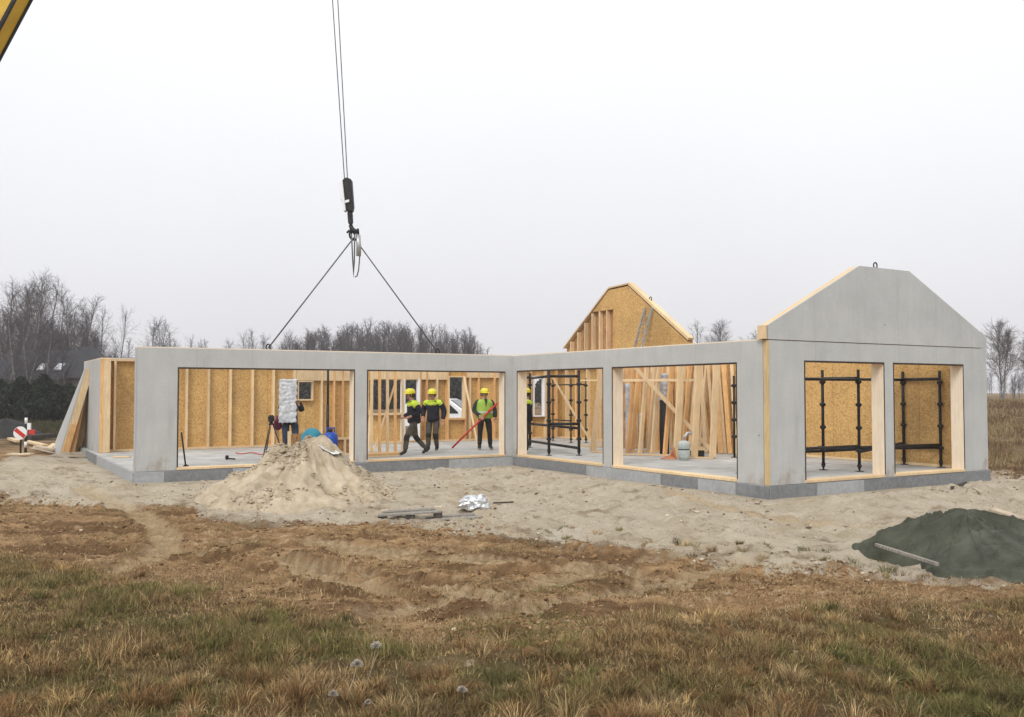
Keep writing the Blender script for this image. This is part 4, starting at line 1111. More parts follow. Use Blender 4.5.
hk = Vector(at(350, 212, YC))
hb = thing('hook_block', 'black and white crane hook block hanging on two ropes', 'hook block', hk)
top = Vector(at(346, 179, YC)) - hk
rel = lambda px, py, dy=0.0: Vector(at(px, py, YC + dy)) - hk
for px0, px1 in ((332.5, 344.6), (337.8, 347.6)):
    a_ = rel(px1, 181); b_ = Vector(at(px0, 0, YC)) - hk; d_ = (b_ - a_)
    MB().tube([a_, a_ + d_ * (25.2 - hk.z - a_.z) * (1 / d_.z)], .013, 6).build('hoist_rope', M['rope'], hb)
m = MB()
def slab(mb, pts, y0, y1): mb.prism([(p.x, p.z) for p in pts], y0, y1)
slab(m, [rel(343.5, 180), rel(347, 178), rel(352.0, 180), rel(354, 207), rel(353, 212), rel(347, 212)], -.11, .11)
m.build('cheek_plate', M['steel_black'], hb, bevel=.02)
m = MB(); slab(m, [rel(340, 183), rel(343.2, 179.5), rel(346.6, 211.6), rel(344.4, 212.5), rel(343.5, 203), rel(341, 200)], -.13, .06); m.build('side_plate', M['white_paint'], hb, bevel=.015)
m = MB(); slab(m, [rel(346, 201.5), rel(350, 200.5), rel(350, 203), rel(346, 204)], -.14, -.112); m.build('white_mark', M['white_paint'], hb)
m = MB(); slab(m, [rel(347.5, 212.2), rel(352.5, 212.2), rel(353, 222), rel(351.5, 226), rel(348.5, 224)], -.07, .07); m.build('swivel', M['steel_black'], hb, bevel=.02)
pts = [rel(350.5, 225), rel(352, 229), rel(355, 232), rel(357.6, 231.5), rel(358.2, 228.5)]
MB().tube(pts, [.05, .06, .075, .06, .02], 10).build('hook', M['steel_black'], hb, True)

ring = Vector(at(354, 233.5, YC))
sg = thing('chain_sling', 'two-legged lifting sling spread from the crane hook down to the long wall panel', 'sling', ring)
MB().tube([(.11 * math.cos(a), .02 * math.sin(a * 2), .13 * math.sin(a) - .03) for a in np.linspace(0, 2 * PI, 15)], .024, 8, False).build('ring', M['steel_black'], sg, True)
for u in (-6.62, -2.2):
    q = Vector(W(u, .14, 2.76)) - ring
    lg = MB().tube([(0, 0, -.1), tuple(q)], .017, 8).build('leg', M['rope'], sg, True)
    MB().tube([tuple(q + Vector((.05 * math.cos(a), 0, .02 + .07 * math.sin(a)))) for a in np.linspace(0, 2 * PI, 11)], .016, 6, False).build('anchor_loop', M['steel_black'], lg, True)
rl = lambda px, py: Vector(at(px, py, YC - .04)) - ring
MB().tube([rl(351.5, 233), rl(352, 245), rl(352.8, 262), rl(353.5, 277), rl(354.3, 262), rl(354.6, 245), rl(354.6, 234)], .018, 6).build('hanging_loop', M['rope'], sg, True)
MB().tube([rl(356, 233), rl(359.3, 242), rl(359.8, 256), rl(358.6, 270), rl(357, 276), rl(355, 277)], .016, 6).build('hanging_loop', M['rope'], sg, True)
MB().tube([rl(358, 235), rl(358.8, 245), rl(358.6, 256)], .06, 8).build('shortening_clutch', M['steel_grey'], sg, True)
MB().tube([rl(347, 233), rl(349, 230.5), rl(352, 233)], .03, 6).build('shackle', M['steel_black'], sg, True)

# ------------------------------------------------------------------ left: leaning panel, boards, marker
gl = -.27
P0 = Vector((*gpt(59.5, 458, gl), gl)); T0 = Vector(at(86.5, 368.5, P0.y + .35))
edge = T0 - P0
back = Vector(W(-10.4, 11, 0)) - Vector(W(-10.4, 9.6, 0)); back = back.normalized()
nrm = edge.cross(back).normalized()
if nrm.x < 0: nrm = -nrm
lp = thing('leaning_panel', 'tapered grey wall offcut leaning against the far left wall, pale timber edge towards the camera', 'wall panel', P0)
quad = [Vector((0, 0, 0)), edge, edge + back * .25, back * 2.2 + edge * .22, back * 2.4]
def slabq(q, n0, n1):
    n = len(q); vs = [p + nrm * n0 for p in q] + [p + nrm * n1 for p in q]
    return MB().add(vs, [tuple(range(n)), tuple(range(2 * n - 1, n - 1, -1))] + [(k, n + k, n + (k + 1) % n, (k + 1) % n) for k in range(n)])
slabq(quad, -.03, 0).build('cladding', M['board'], lp)
slabq([p + back * .0 for p in quad], .001, .20).build('timber_core', M['pine'], lp)
slabq([Vector((0, 0, 0)) - back * .03, edge * .38 - back * .03, edge * .38 - back * .002, -back * .002], .02, .2).build('edge_strip', M['pine_warm'], lp)
def lb(label, px0, py0, px1, py1, dy, w, t, mat):
    p = Vector((*gpt(px0, py0, gl), gl)); p.x *= (p.y + dy) / p.y; p.y += dy; q = Vector(at(px1, py1, p.y + .2))
    board(label, p, q, w, t, mat, None, (0, -1, 0))
lb('reddish timber leaning behind the tapered grey offcut', 71.5, 458, 83.5, 398, .25, .13, .06, 'pine_warm')
lb('pale board leaning at the right of the tapered grey offcut', 78, 456.5, 86.5, 405, .3, .17, .05, 'pine')
lb('short grey board at the back of the leaning timber by the far left wall', 83.5, 456, 88, 418, .35, .1, .05, 'pine_old')
x, y = gpt(72, 460, gl)
tag(board('short plank scrap on the ground at the foot of the leaning timber', (x - .1, y, gz(x, y) + .03), (x + .55, y + .15, gz(x, y) + .03), .12, .04, 'pine_old', None, (0, 0, 1)))

x, y = gpt(20.5, 455, gl)
z = gz(x, y)
ms = thing('traffic_marker', 'round red and white striped marker plate on a short black post', 'traffic marker', (x, y, z), R(0))
MB().box(-.38, .38, -.18, .18, -.03, .08).build('base_block', M['pine_old'], ms, bevel=.02)
MB().tube([(0, 0, .08), (0, 0, .98)], .03, 8).build('post', M['steel_black'], ms, True)
pl = MB().tube([(0, -.035, .72), (0, -.06, .72)], .21, 20).build('plate', M['white_paint'], ms)
m = MB()
a, hw = R(-38), .062
dx, dz = math.cos(a), math.sin(a)
for off in (0.0,):
    m.prism([(-.195 * dx - hw * dz, .72 - .195 * dz + hw * dx), (.195 * dx - hw * dz, .72 + .195 * dz + hw * dx), (.195 * dx + hw * dz, .72 + .195 * dz - hw * dx), (-.195 * dx + hw * dz, .72 - .195 * dz - hw * dx)], -.0645, -.0605)
m.build('stripe', M['red_paint'], pl)
x2, y2 = gpt(25.5, 453, gl); x2 *= 1.02; y2 *= 1.02; z2 = gz(x2, y2)
mp = thing('marker_post', 'thin post banded white, black and red behind the round marker plate', 'marker post', (x2, y2, z2))
for i in range(7):
    MB().tube([(0, 0, .2 * i - .02), (0, 0, .2 * i + .18)], .045, 10).build('band', M[('steel_black', 'white_paint')[i % 2]], mp, True)
MB().box(.05, .16, -.03, .03, .78, 1.0).build('side_plate', M['white_paint'], mp); MB().box(.1, .3, -.02, .02, .62, .78).build('side_plate', M['red_paint'], mp)
labs = ['long pale plank lying between the marker and the leaning panel', 'short pale plank touching the foot of the leaning panel', 'grey weathered plank lying flat behind the pale plank', 'short white-tipped plank at the left of the marker post', 'dark weathered beam lying farther back behind the planks', 'thin grey lath in front of the long pale plank']
for lab_, (p0, p1, w_, t_, mt) in zip(labs, [((27, 445), (45, 450.5), .2, .07, 'pine'), ((47, 453), (55, 448), .18, .07, 'pine'), ((36, 450), (55, 455), .2, .07, 'pine_old'), ((10, 442), (18, 446), .2, .08, 'pine'), ((28, 441.5), (52, 439.5), .25, .2, 'bark_dark'), ((31, 452), (54, 457), .1, .03, 'pine_old')]):
    a_ = gpt(*p0, gl); b_ = gpt(*p1, gl)
    board(lab_, (*a_, gz(*a_) + .12), (*b_, gz(*b_) + .14), w_, t_, mt, None, (0, 0, 1), 'plank', 'plank')

# low dark sheeted heap behind the marker
def heap(name, label, cat, cx, cy, rx, ry, h, mat, seed, n=44, fold=.12, pw=1.0, kind=None, rot=0.0, outline=None, apex=(0, 0), ridge=None, sink=.06, res=(64, 200), soft=1.0, smooth=0.0):
    V = []; Fq = []
    rings = res[0]; seg = res[1]
    for i in range(rings + 1):
        r_ = i / rings
        for k in range(seg):
            a = 2 * PI * k / seg
            ex = rx * math.cos(a); ey = ry * math.sin(a)
            if outline is not None: ex, ey = outline(a)
            wob = 1 + .13 * (float(vnoise(math.cos(a) * 1.7 + 5 + seed, math.sin(a) * 1.7 + 7, seed)) - .5)
            x = apex[0] * (1 - r_) + ex * r_ * wob; y = apex[1] * (1 - r_) + ey * r_ * wob
            V.append((x, y, r_, a))
    V = np.array(V); x, y, r_ = V[:, 0], V[:, 1], V[:, 2]
    z = h * np.clip(1.04 - np.sqrt(r_ ** 2 + .0016 * soft) ** pw - .04 * r_, 0, 1)
    if ridge is not None: z = z + ridge(x, y, r_, V[:, 3])
    z = z + fold * (fbm(x + seed, y, 2.4, 4, seed) - .5) * np.minimum(1, (1 - r_) * 5)
    c, s = math.cos(rot), math.sin(rot)
    X = cx + c * x - s * y; Y = cy + s * x + c * y
    g_ = ground_h(X, Y)[0]; k_ = sstep(1.0, .72, r_) * smooth; g_ = g_ * (1 - k_) + (ground_h(X, Y, False) + .04) * k_
    z = z + g_ + .03 - sink * sstep(.9, 1, r_)
    bz = gz(cx, cy)
    VV = np.stack([X - cx, Y - cy, z - bz], 1)
    i0 = np.arange(rings)[:, None] * seg; k0 = np.arange(seg)[None, :]
    Fq = np.stack([i0 + k0, i0 + seg + k0, i0 + seg + (k0 + 1) % seg, i0 + (k0 + 1) % seg], -1).reshape(-1, 4)
    me = np_mesh(name, VV, [Fq], smooth=True)
    o = np_obj(name, me, mat); o.location = (cx, cy, bz)
    return tag(o, label, cat, None, kind)
x, y = gpt(-2, 437, -.2)
heap('covered_heap', 'low black sheeted heap at the left edge behind the striped marker', 'covered heap', x, y + .5, 1.9, .9, .75, M['black'], 5, fold=.2, pw=1.6)

# ------------------------------------------------------------------ sand heap
M['heap_sand'] = (lambda: pmat('heap_sand', (.34, .275, .19), (.47, .395, .295), 5, .95, patch=.14, patch_scale=1.4, bmp=.8, bdist=.03, spec=.1))()
sxy = at(300, 470, 17.3)
def sandridge(x, y, r, a):
    g = fbm(np.cos(a) * 3 + 3, np.sin(a) * 3 + r * .8, 2.2, 3, 77) - .5
    rough = np.abs(fbm(x, y, 3.0, 4, 41) - .5) + .22 * np.abs(fbm(x, y, 8, 3, 43) - .5)
    return (g * .25 + rough * .34 * sstep(1.0, .15, r) - .06) * np.minimum(1, (1 - r) * 4) * sstep(0, .1, r)
heap('sand_heap', 'tall heap of loose yellow sand in front of the leftmost opening', 'sand heap', sxy[0], 17.3, 1.84, 2.4, 1.32, M['heap_sand'], 3, fold=.2, pw=1.0, soft=14.0, ridge=lambda x, y, r, a: sandridge(x, y, r, a) - .14 * sstep(.0, .5, r) * (1 - r) * 1.6 - .20 * sstep(.32, 0, r) + .22 * np.exp(-((x - .45) / .35) ** 2 - ((y - .15) / .5) ** 2), apex=(.0, .1))
# loose lumps of sand stuck on the heap
HS = bpy.data.objects['sand_heap']
gg = np.random.default_rng(5); vv_ = np.empty(len(HS.data.vertices) * 3, np.float32); HS.data.vertices.foreach_get('co', vv_); vv_ = vv_.reshape(-1, 3)
ICO = np.array([(0, 0, 1), (.89, 0, .45), (.28, .85, .45), (-.72, .53, .45), (-.72, -.53, .45), (.28, -.85, .45), (.72, .53, -.45), (-.28, .85, -.45), (-.89, 0, -.45), (-.28, -.85, -.45), (.72, -.53, -.45), (0, 0, -1)])
ICF = np.array([(0, 1, 2), (0, 2, 3), (0, 3, 4), (0, 4, 5), (0, 5, 1), (1, 6, 2), (2, 7, 3), (3, 8, 4), (4, 9, 5), (5, 10, 1), (6, 7, 2), (7, 8, 3), (8, 9, 4), (9, 10, 5), (10, 6, 1), (11, 7, 6), (11, 8, 7), (11, 9, 8), (11, 10, 9), (11, 6, 10)])
pk = gg.integers(0, len(vv_), 14000); pc = vv_[pk] + gg.normal(0, .02, (14000, 3)) * np.array([1, 1, .2])
keep = fbm(pc[:, 0], pc[:, 1], 1.6, 3, 12) > .49; pc = pc[keep]; nL = len(pc)
sL = .006 + .026 * gg.random(nL) ** 4.5
LV = ICO[None] * (1 + gg.normal(0, .2, (nL, 12, 1))) * (sL[:, None] * np.array([1.2, 1.1, .75]) * gg.uniform(.7, 1.4, (nL, 3)))[:, None, :] + pc[:, None, :]
tag(np_obj('sand_lumps', np_mesh('sand_lumps', LV.reshape(-1, 3), [(np.arange(nL)[:, None, None] * 12 + ICF[None]).reshape(-1, 3)]), M['heap_sand'], HS), kind='stuff')
HS.children[0].data.polygons.foreach_set('use_smooth', np.ones(len(HS.children[0].data.polygons), dtype=bool))
px_, py_ = at(318, 440, 17.3)[:2]
# white sheet on its right shoulder
ws = MB(); V = []; N = 14
for j in range(N + 1):
    for i in range(N + 1):
        a, b = (i / N - .5), (j / N - .5)
        V.append((a * .38, b * .34, 0))
Vn = np.array(V)
hx, hy = px_ + .25, 17.2
def hz(X, Y):
    r_ = np.hypot((X - sxy[0]) / 1.88, (Y - 17.3) / 2.5)
    return 1.0 * np.clip(1 - r_, 0, 1) ** 1.0 * .92 - .2
zz = hz(Vn[:, 0] + hx, Vn[:, 1] + hy) + .16 + .16 * fbm(Vn[:, 0], Vn[:, 1], 4, 3, 99)
i0 = np.arange(N)[:, None] * (N + 1); k0 = np.arange(N)[None, :]
me = np_mesh('plastic_sheet', np.stack([Vn[:, 0], Vn[:, 1], zz - zz.min()], 1), [np.stack([i0 + k0, i0 + k0 + 1, i0 + N + 2 + k0, i0 + N + 1 + k0], -1).reshape(-1, 4)], smooth=True)
o = np_obj('plastic_sheet', me, M['white_plastic']); o.location = (hx, hy, float(zz.min())); o.modifiers.new('thick', 'SOLIDIFY').thickness = .012
tag(o, 'crumpled white plastic sheet on the right shoulder of the sand heap', 'plastic sheet')

# ------------------------------------------------------------------ broken pallets, foil, planks in front
def pallet(label, px, py, rot, n, L=1.0):
    x, y = gpt(px, py, -.24); z = gz(x, y)
    t = thing('broken_pallet', label, 'pallet', (x, y, z - .04), (R(3), R(-3), rot))
    for k in (-1, 0, 1):
        MB().box(k * L * .46 - .07, k * L * .46 + .07, -.32, -.18, -.02, .09).build('block', M['bark_dark'], t)
        if k: MB().box(k * L * .46 - .06, k * L * .46 + .06, .2, .32, -.02, .09).build('block', M['pine_old'], t)
    for i in range(n):
        y0 = -.34 + .26 * i
        MB().box(-L * .52 + .05 * i, L * .52 - .1 * i, y0, y0 + .13, .091, .115).build('deck_board', M['pole_grey'], t)
    return t
pallet('half buried grey pallet with two deck boards, left one in front of the sand', 411, 514, R(4), 2, .95)
pallet('small broken pallet beside the crumpled foil, right one in front of the sand', 452, 514.5, R(7), 2, .9)
# crumpled foil
import bmesh
bm = bmesh.new(); bmesh.ops.create_icosphere(bm, subdivisions=4, radius=1)
for v_ in bm.verts:
    c = v_.co; k = 1 + .55 * (float(fbm(np.array([c.x * 1.3 + 3]), np.array([c.y * 1.3 + c.z]), 1.5, 3, 5)[0]) - .5) + .35 * (float(vnoise(c.x * 4 + 9, c.z * 4 + c.y * 3, 8)) - .5)
    v_.co = Vector((c.x * .27 * k + .06 * c.z, c.y * .2 * k, max(c.z, -.35) * .20 * k + .07))
me = bpy.data.meshes.new('crumpled_foil'); bm.to_mesh(me); bm.free()
x, y = gpt(473, 511, -.24)
fo = np_obj('crumpled_foil', me, M['foil']); fo.location = (x, y, gz(x, y) + .03); fo.rotation_euler = (0, R(8), R(10)); fo.scale = (.85, .9, .9)
tag(fo, 'crumpled sheet of silver foil lying on the sand beside the small pallet', 'foil')
for lab_, p0, p1, w_, t_, mt in (('thin dark stick on the sand to the right of the crumpled foil', (494, 501), (512, 505), .05, .03, 'bark_dark'),
        ('pale weathered plank lying behind the top of the green tarp', (993, 510), (1021, 516), .16, .04, 'pine_old'),
        ('short weathered timber end poking from the sand behind the tarp', (974, 499), (982, 502), .05, .035, 'pine_old'),
        ('dark short stake lying on the sand near the end wall', (952, 497), (966, 491), .05, .04, 'bark_dark')):
    a_ = gpt(*p0, -.22); b_ = gpt(*p1, -.22)
    board(lab_, (*a_, gz(*a_) + .05), (*b_, gz(*b_) + .06), w_, t_, mt, None, (0, 0, 1), 'plank', 'plank')

# ------------------------------------------------------------------ tarpaulin over a mound
oc = (5.75, 11.15)
outl = np.array([(4.33, 11.95), (4.42, 11.55), (4.62, 11.35), (4.72, 10.75), (4.62, 10.15), (4.80, 9.72), (5.05, 9.46), (5.5, 9.45), (6.2, 9.6), (7.0, 10.0), (7.4, 10.9), (7.1, 11.9), (6.4, 12.45), (5.6, 12.5), (5.0, 12.35), (4.6, 12.2)])
oa = np.arctan2(outl[:, 1] - oc[1], outl[:, 0] - oc[0]); orr = np.hypot(outl[:, 1] - oc[1], outl[:, 0] - oc[0]); o_ = np.argsort(oa); oa, orr = oa[o_], orr[o_]
def tout(a):
    a = (a + PI) % (2 * PI) - PI
    r_ = float(np.interp(a, np.concatenate([oa - 2 * PI, oa, oa + 2 * PI]), np.concatenate([orr] * 3)))
    return r_ * math.cos(a), r_ * math.sin(a)
def tridge(x, y, r, a):
    f1 = ((1 - np.abs(np.sin(a * 3.0 + 1.2 * r + 1.3 * np.sin(a * 2)))) ** 3 * .13 + (1 - np.abs(np.sin(a * 7 - 2.0 * r + 1.7 * np.sin(a * 3)))) ** 4 * .06 - .03) * r * (1 - r) * 4
    f2 = (fbm(x + .4 * y, y * .7, 1.1, 2, 17) - .5) * .10 - .05 * np.exp(-(np.abs(fbm(x * .8 - y * .5, y + x * .3, 1.7, 2, 29) - .5) / .02) ** 1.0) + .045 * np.exp(-(np.abs(fbm(x - y, y * .6, 1.5, 2, 39) - .5) / .012)) + .03 * np.exp(-(np.abs(fbm(x * .5 + y, x - y * .4, 2.2, 2, 49) - .5) / .012)) - .03 * np.exp(-(np.abs(fbm(x, y, 3.1, 2, 59) - .5) / .012))
    f3 = -np.abs(np.sin(a * 2 + 1.0)) * .06 * (1 - r) * r * 4
    hem = .015 * np.exp(-((r - .97) / .03) ** 2) * (.5 + fbm(np.cos(a) * 4, np.sin(a) * 4, 1.5, 2, 19))
    return (f1 + f2 * sstep(0, .15, r) + f3) * np.minimum(1, (1 - r) * 6) + hem
heap('tarpaulin', 'dark green tarpaulin draped over a low mound at the right', 'tarpaulin', oc[0], oc[1], 1, 1, .53, M['tarp'], 12, fold=.015, pw=1.05, soft=9.0, smooth=1.0, outline=tout, apex=(-.32, -.10), res=(120, 360), ridge=tridge, sink=.05)
a_ = Vector((*gpt(876, 548, -.14), -.10)); b_ = Vector((*gpt(938, 569, -.18), -.13))
board('grey weathered pole lying along the lower left edge of the green tarpaulin', a_, b_, .038, .036, 'pole_grey', None, (0, 0, 1), 'timber_pole', 'pole')

# ------------------------------------------------------------------ vegetation helpers
def segmesh(P0, P1, R0, R1, n=3):
    P0, P1 = np.array(P0), np.array(P1); R0, R1 = np.array(R0), np.array(R1)
    D = P1 - P0; D /= np.linalg.norm(D, axis=1, keepdims=True) + 1e-9
    ref = np.where(np.abs(D[:, 2:3]) < .9, np.array([[0, 0, 1.0]]), np.array([[1.0, 0, 0]]))
    S_ = np.cross(D, ref); S_ /= np.linalg.norm(S_, axis=1, keepdims=True) + 1e-9; T_ = np.cross(S_, D)
    ring = []
    for P, R_ in ((P0, R0), (P1, R1)):
        for k in range(n):
            a = 2 * PI * k / n; ring.append(P + (S_ * math.cos(a) + T_ * math.sin(a)) * R_[:, None])
    V = np.stack(ring, 1).reshape(-1, 3); N_ = len(P0); b = (np.arange(N_) * 2 * n)[:, None]
    F_ = np.concatenate([b + np.array([k, (k + 1) % n, n + (k + 1) % n, n + k])[None] for k in range(n)], 0)
    return V, F_
class Tree:
    def __init__(s, seed): s.r = random.Random(seed); s.t = ([], [], [], []); s.b = ([], [], [], [])
    def seg(s, L, p, q, r0, r1): L[0].append(tuple(p)); L[1].append(tuple(q)); L[2].append(r0); L[3].append(r1)
    def grow(s, p, d, length, r, n, L, wander, lift):
        pts = [Vector(p)]; d = Vector(d).normalized()
        for i in range(n):
            d = (d + Vector((s.r.gauss(0, wander), s.r.gauss(0, wander), s.r.gauss(0, wander) + lift))).normalized()
            q = pts[-1] + d * (length / n)
            s.seg(L, pts[-1], q, r * (1 - i / n * .8), r * (1 - (i + 1) / n * .8)); pts.append(q)
        return pts
def birch(seed, h, nb=44, tw=7, sub=3, spread=.26, start=.18, stems=1, rr=.011, tmin=.0085, droop=-.05):
    T = Tree(seed); r = T.r
    for st_ in range(stems):
        base = Vector((r.uniform(-.1, .1) * (stems > 1), r.uniform(-.1, .1) * (stems > 1), -.1)); lean = Vector((r.gauss(0, .05 + .08 * (stems > 1)), r.gauss(0, .05 + .08 * (stems > 1)), 1))
        hh = h * (1 if st_ == 0 else r.uniform(.7, .95)); tp = T.grow(base, lean, hh, hh * rr, 10, T.t, .045, .06)
        for i in range(nb // stems):
            t = start + (1 - start) * ((i + r.random()) / (nb / stems)) ** .9; t = min(t, .985)
            k = t * 10; j = int(k); p = tp[j].lerp(tp[j + 1], k - j)
            az = r.uniform(0, 2 * PI); el = R(r.uniform(42, 70)) + t * .2
            Lb = hh * spread * (1.03 - t) ** .62 * r.uniform(.6, 1.2) + hh * .05
            d = Vector((math.cos(az) * math.cos(el), math.sin(az) * math.cos(el), math.sin(el)))
            rb = max(hh * rr * (1.05 - t) * .34, tmin * 1.8)
            bp = T.grow(p, d, Lb, rb, 4, T.b, .12, .06)
            for m_ in range(tw):
                tt = .3 + .7 * (m_ + r.random()) / tw; kk = min(tt * 4, 3.99); jj = int(kk); pp = bp[jj].lerp(bp[jj + 1], kk - jj)
                dd = (bp[jj + 1] - bp[jj]).normalized() + Vector((r.gauss(0, .55), r.gauss(0, .55), r.gauss(.05, .4)))
                tl = Lb * r.uniform(.22, .5) + .1
                tpz = T.grow(pp, dd, tl, tmin, 2, T.b, .16, droop)
                for _ in range(sub):
                    q = tpz[r.randint(0, 1)].lerp(tpz[2], r.random()); T.grow(q, (tpz[2] - tpz[0]).normalized() + Vector((r.gauss(0, .5), r.gauss(0, .5), r.gauss(-.05, .4))), tl * r.uniform(.4, .8), tmin * .7, 1, T.b, 0, 0)
    return T
def tree_thing(T, label, x, y, group=None, bark='birch_bark', twig='twig', rot=0, scale=1.0, name='birch_tree'):
    t = thing(name, label, 'tree', (x, y, gz(x, y) - .05), rot, group); t.scale = (scale,) * 3
    V_, F_ = segmesh(*T.t, n=7); np_obj('trunk', np_mesh('trunk', V_, [F_], smooth=True), M[bark], t)
    V_, F_ = segmesh(*T.b, n=3); np_obj('crown', np_mesh('crown', V_, [F_]), M[twig], t)
    return t
def px_xy(px, Y): return (px - 512) / F_PX * Y, Y
protos = [tree_thing(birch(100 + i, 12.0, nb=(46, 60, 50, 40)[i], tw=8, sub=3, spread=(.30, .30, .33, .27)[i], stems=(1, 2, 2, 1)[i], start=.14, tmin=.0115, rr=.012), 'x', 0, -9000) for i in range(4)]
used = set()
def plant(i, label, px, Y, h, rot, group=None, sxy=1.0):
    x, y = px_xy(px, Y); p = protos[i]; s = h / 12.0
    if i not in used:
        used.add(i); o = p; o.location = (x, y, gz(x, y) - .05); o.rotation_euler = (0, 0, rot); o['label'] = label
        if group: o['group'] = group
    else: o = copy_thing(p, (x, y, gz(x, y) - .05), (0, 0, rot), None, label, group)
    o.scale = (s * sxy, s * sxy, s); return o
plant(1, 'tall bare tree at the left edge of the photo, its twigs cut by the frame', 3, 80, 11.6, .3, None, 1.2)
plant(0, 'tallest bare birch of the left wood, a dense narrow crown above the dark roof', 31, 88, 12.6, 1.1, None, 1.1)
plant(2, 'bare birch with pale forked branches just left of the skylights', 45, 90, 12.0, 2.0, None, 1.15)
plant(3, 'thin bare tree standing behind the skylights of the dark roof', 63, 92, 10.4, 2.9)
plant(1, 'wide bare birch over the peak of the dark roof', 84, 90, 11.6, 4.0, None, 1.1)
plant(2, 'lone bare birch between the dark roof peak and the long wall panel', 113, 92, 9.9, 5.1, None, .9)
plant(3, 'low thin tree at the foot of the lone birch', 126, 95, 7.0, .5)
for k, (lab_, px, Y, h) in enumerate((('bare tree rising behind the left end of the dark roof ridge', 13, 96, 12.2), ('slim bare tree in the gap left of the tallest birch', 22, 99, 12.4), ('bare tree squeezed between the tallest birch and the forked birch', 38, 100, 12.0),
        ('bare tree behind the pale forked birch, above the roof ridge', 54, 98, 11.6), ('small bare tree just left of the roof peak', 73, 97, 10.2), ('bare tree close behind the wide birch at the roof peak', 91, 99, 10.8), ('short bare tree right of the roof peak', 101, 97, 8.2),
        ('thin pale bare tree standing in front of the roof, left of the skylights', 33, 68, 7.2), ('thin bare tree in front of the far left end of the roof', 9, 70, 8.6), ('thin bare tree in front of the roof between skylights and peak', 67, 69, 6.2),
        ('forked bare tree in front of the roof just left of the first skylight', 47, 67, 6.8), ('bare sapling in front of the dark roof, second from its left end', 22, 66, 7.6),
        ('dense bare tree filling the gap between the forked birch and the skylight tree', 49, 103, 12.6), ('tall hazy tree behind the left end of the wood', 8, 104, 13.4), ('bare tree behind the wide birch, left of the roof peak', 78, 103, 12.0),
        ('thin hazy tree between the roof peak and the lone birch', 97, 104, 10.6), ('hazy bare tree right behind the tallest birch', 34, 105, 14.0))):
    plant((k * 3 + 1) % 4, lab_, px, Y, h, k * 1.9 + .4, None, 1.15)
gA = 'bare trees in the clump above the left end of the wall panel'
for k, (px, h) in enumerate(((151, 10.6), (158, 11.2), (166, 11.4), (174, 10.2))): plant(k % 4, 'thin bare tree in the tight clump above the left end of the long wall panel', px, 130 + 3 * k, h * 1.08, k * 1.3, gA)
gB = 'small bare trees left of the sling leg'
for k, (px, h) in enumerate(((187, 9.6), (199, 10.2), (206, 9.9), (231, 9.4), (237, 10.0), (251, 10.8), (257, 11.0), (264, 10.2))): plant((k + 1) % 4, 'small hazy bare tree in the loose row between the left clump and the sling leg', px, 138 + 2 * (k % 3), h, k * 1.7, gB)
gC = 'bare trees behind the eave of the strand board gable'
for k, (px, h) in enumerate(((702, 10.0), (714, 10.7), (726, 10.4), (738, 9.7))): plant((k + 2) % 4, 'thin bare tree in the small clump right of the strand board gable', px, 128 + 4 * k, h, k * 2.1, gC, 1.55)
fr = tree_thing(birch(301, 6.4, nb=70, tw=9, sub=5, spread=.46, start=.2, stems=2, rr=.012, tmin=.011, droop=.0), 'bushy pale bare tree standing in the dry field at the right edge', *px_xy(1003, 78), None, 'birch_bark', 'twig_pale')
copy_thing(fr, (*px_xy(1034, 92), gz(*px_xy(1034, 92)) - .05), (0, 0, 2.2), None, 'bare tree cut by the right edge of the photo')
# far wood that reads as one mass
VV = []; FF = []; off = 0; far = []
small = [birch(400 + i, 11.0, nb=34, tw=6, sub=2, spread=.27, start=.08, rr=.011, tmin=.016) for i in range(5)]
smesh = []
for T in small:
    a = segmesh(*T.t, n=4); b = segmesh(*T.b, n=3); smesh.append((np.concatenate([a[0], b[0]]), [a[1], b[1] + len(a[0])]))
spots = []
for k in range(170):
    px = 276 + 203 * ((k + rnd.random()) / 170); Y = rnd.uniform(125, 165)
    prof = np.interp(px, [276, 300, 340, 360, 400, 430, 460, 480], [9.5, 10.5, 11.2, 12.2, 11.2, 11.0, 10.8, 10.0])
    spots.append((*px_xy(px, Y), prof * Y / 140 * rnd.uniform(.78, 1.05)))
for k in range(80):
    px = rnd.uniform(-90, 130); Y = rnd.uniform(100, 130); spots.append((*px_xy(px, Y), np.interp(px, [-90, 40, 90, 130], [11.5, 10.5, 8.5, 6.5]) * rnd.uniform(.75, 1.05)))
for k in range(60):
    px = rnd.uniform(955, 1300); Y = rnd.uniform(170, 230); spots.append((*px_xy(px, Y), rnd.uniform(4.5, 6.5)))
for k in range(90):
    px = rnd.uniform(960, 1250); Y = rnd.uniform(105, 150); spots.append((*px_xy(px, Y), rnd.uniform(2.2, 3.6)))
for x, y, h in spots:
    v_, fl = smesh[rnd.randrange(5)]; s = h / 11.0; a = rnd.uniform(0, 6.28); c_, s_ = math.cos(a), math.sin(a)
    w_ = s * rnd.uniform(.9, 1.35)
    VV.append(np.stack([(v_[:, 0] * c_ - v_[:, 1] * s_) * w_ + x, (v_[:, 0] * s_ + v_[:, 1] * c_) * w_ + y, v_[:, 2] * s + gz(x, y)], 1))
    for f_ in fl: FF.append(f_ + off)
    off += len(v_)
fw = np_obj('distant_wood', np_mesh('distant_wood', np.concatenate(VV), FF), M['twig'])
tag(fw, 'hazy grey mass of leafless trees along the horizon', 'wood', None, 'stuff')

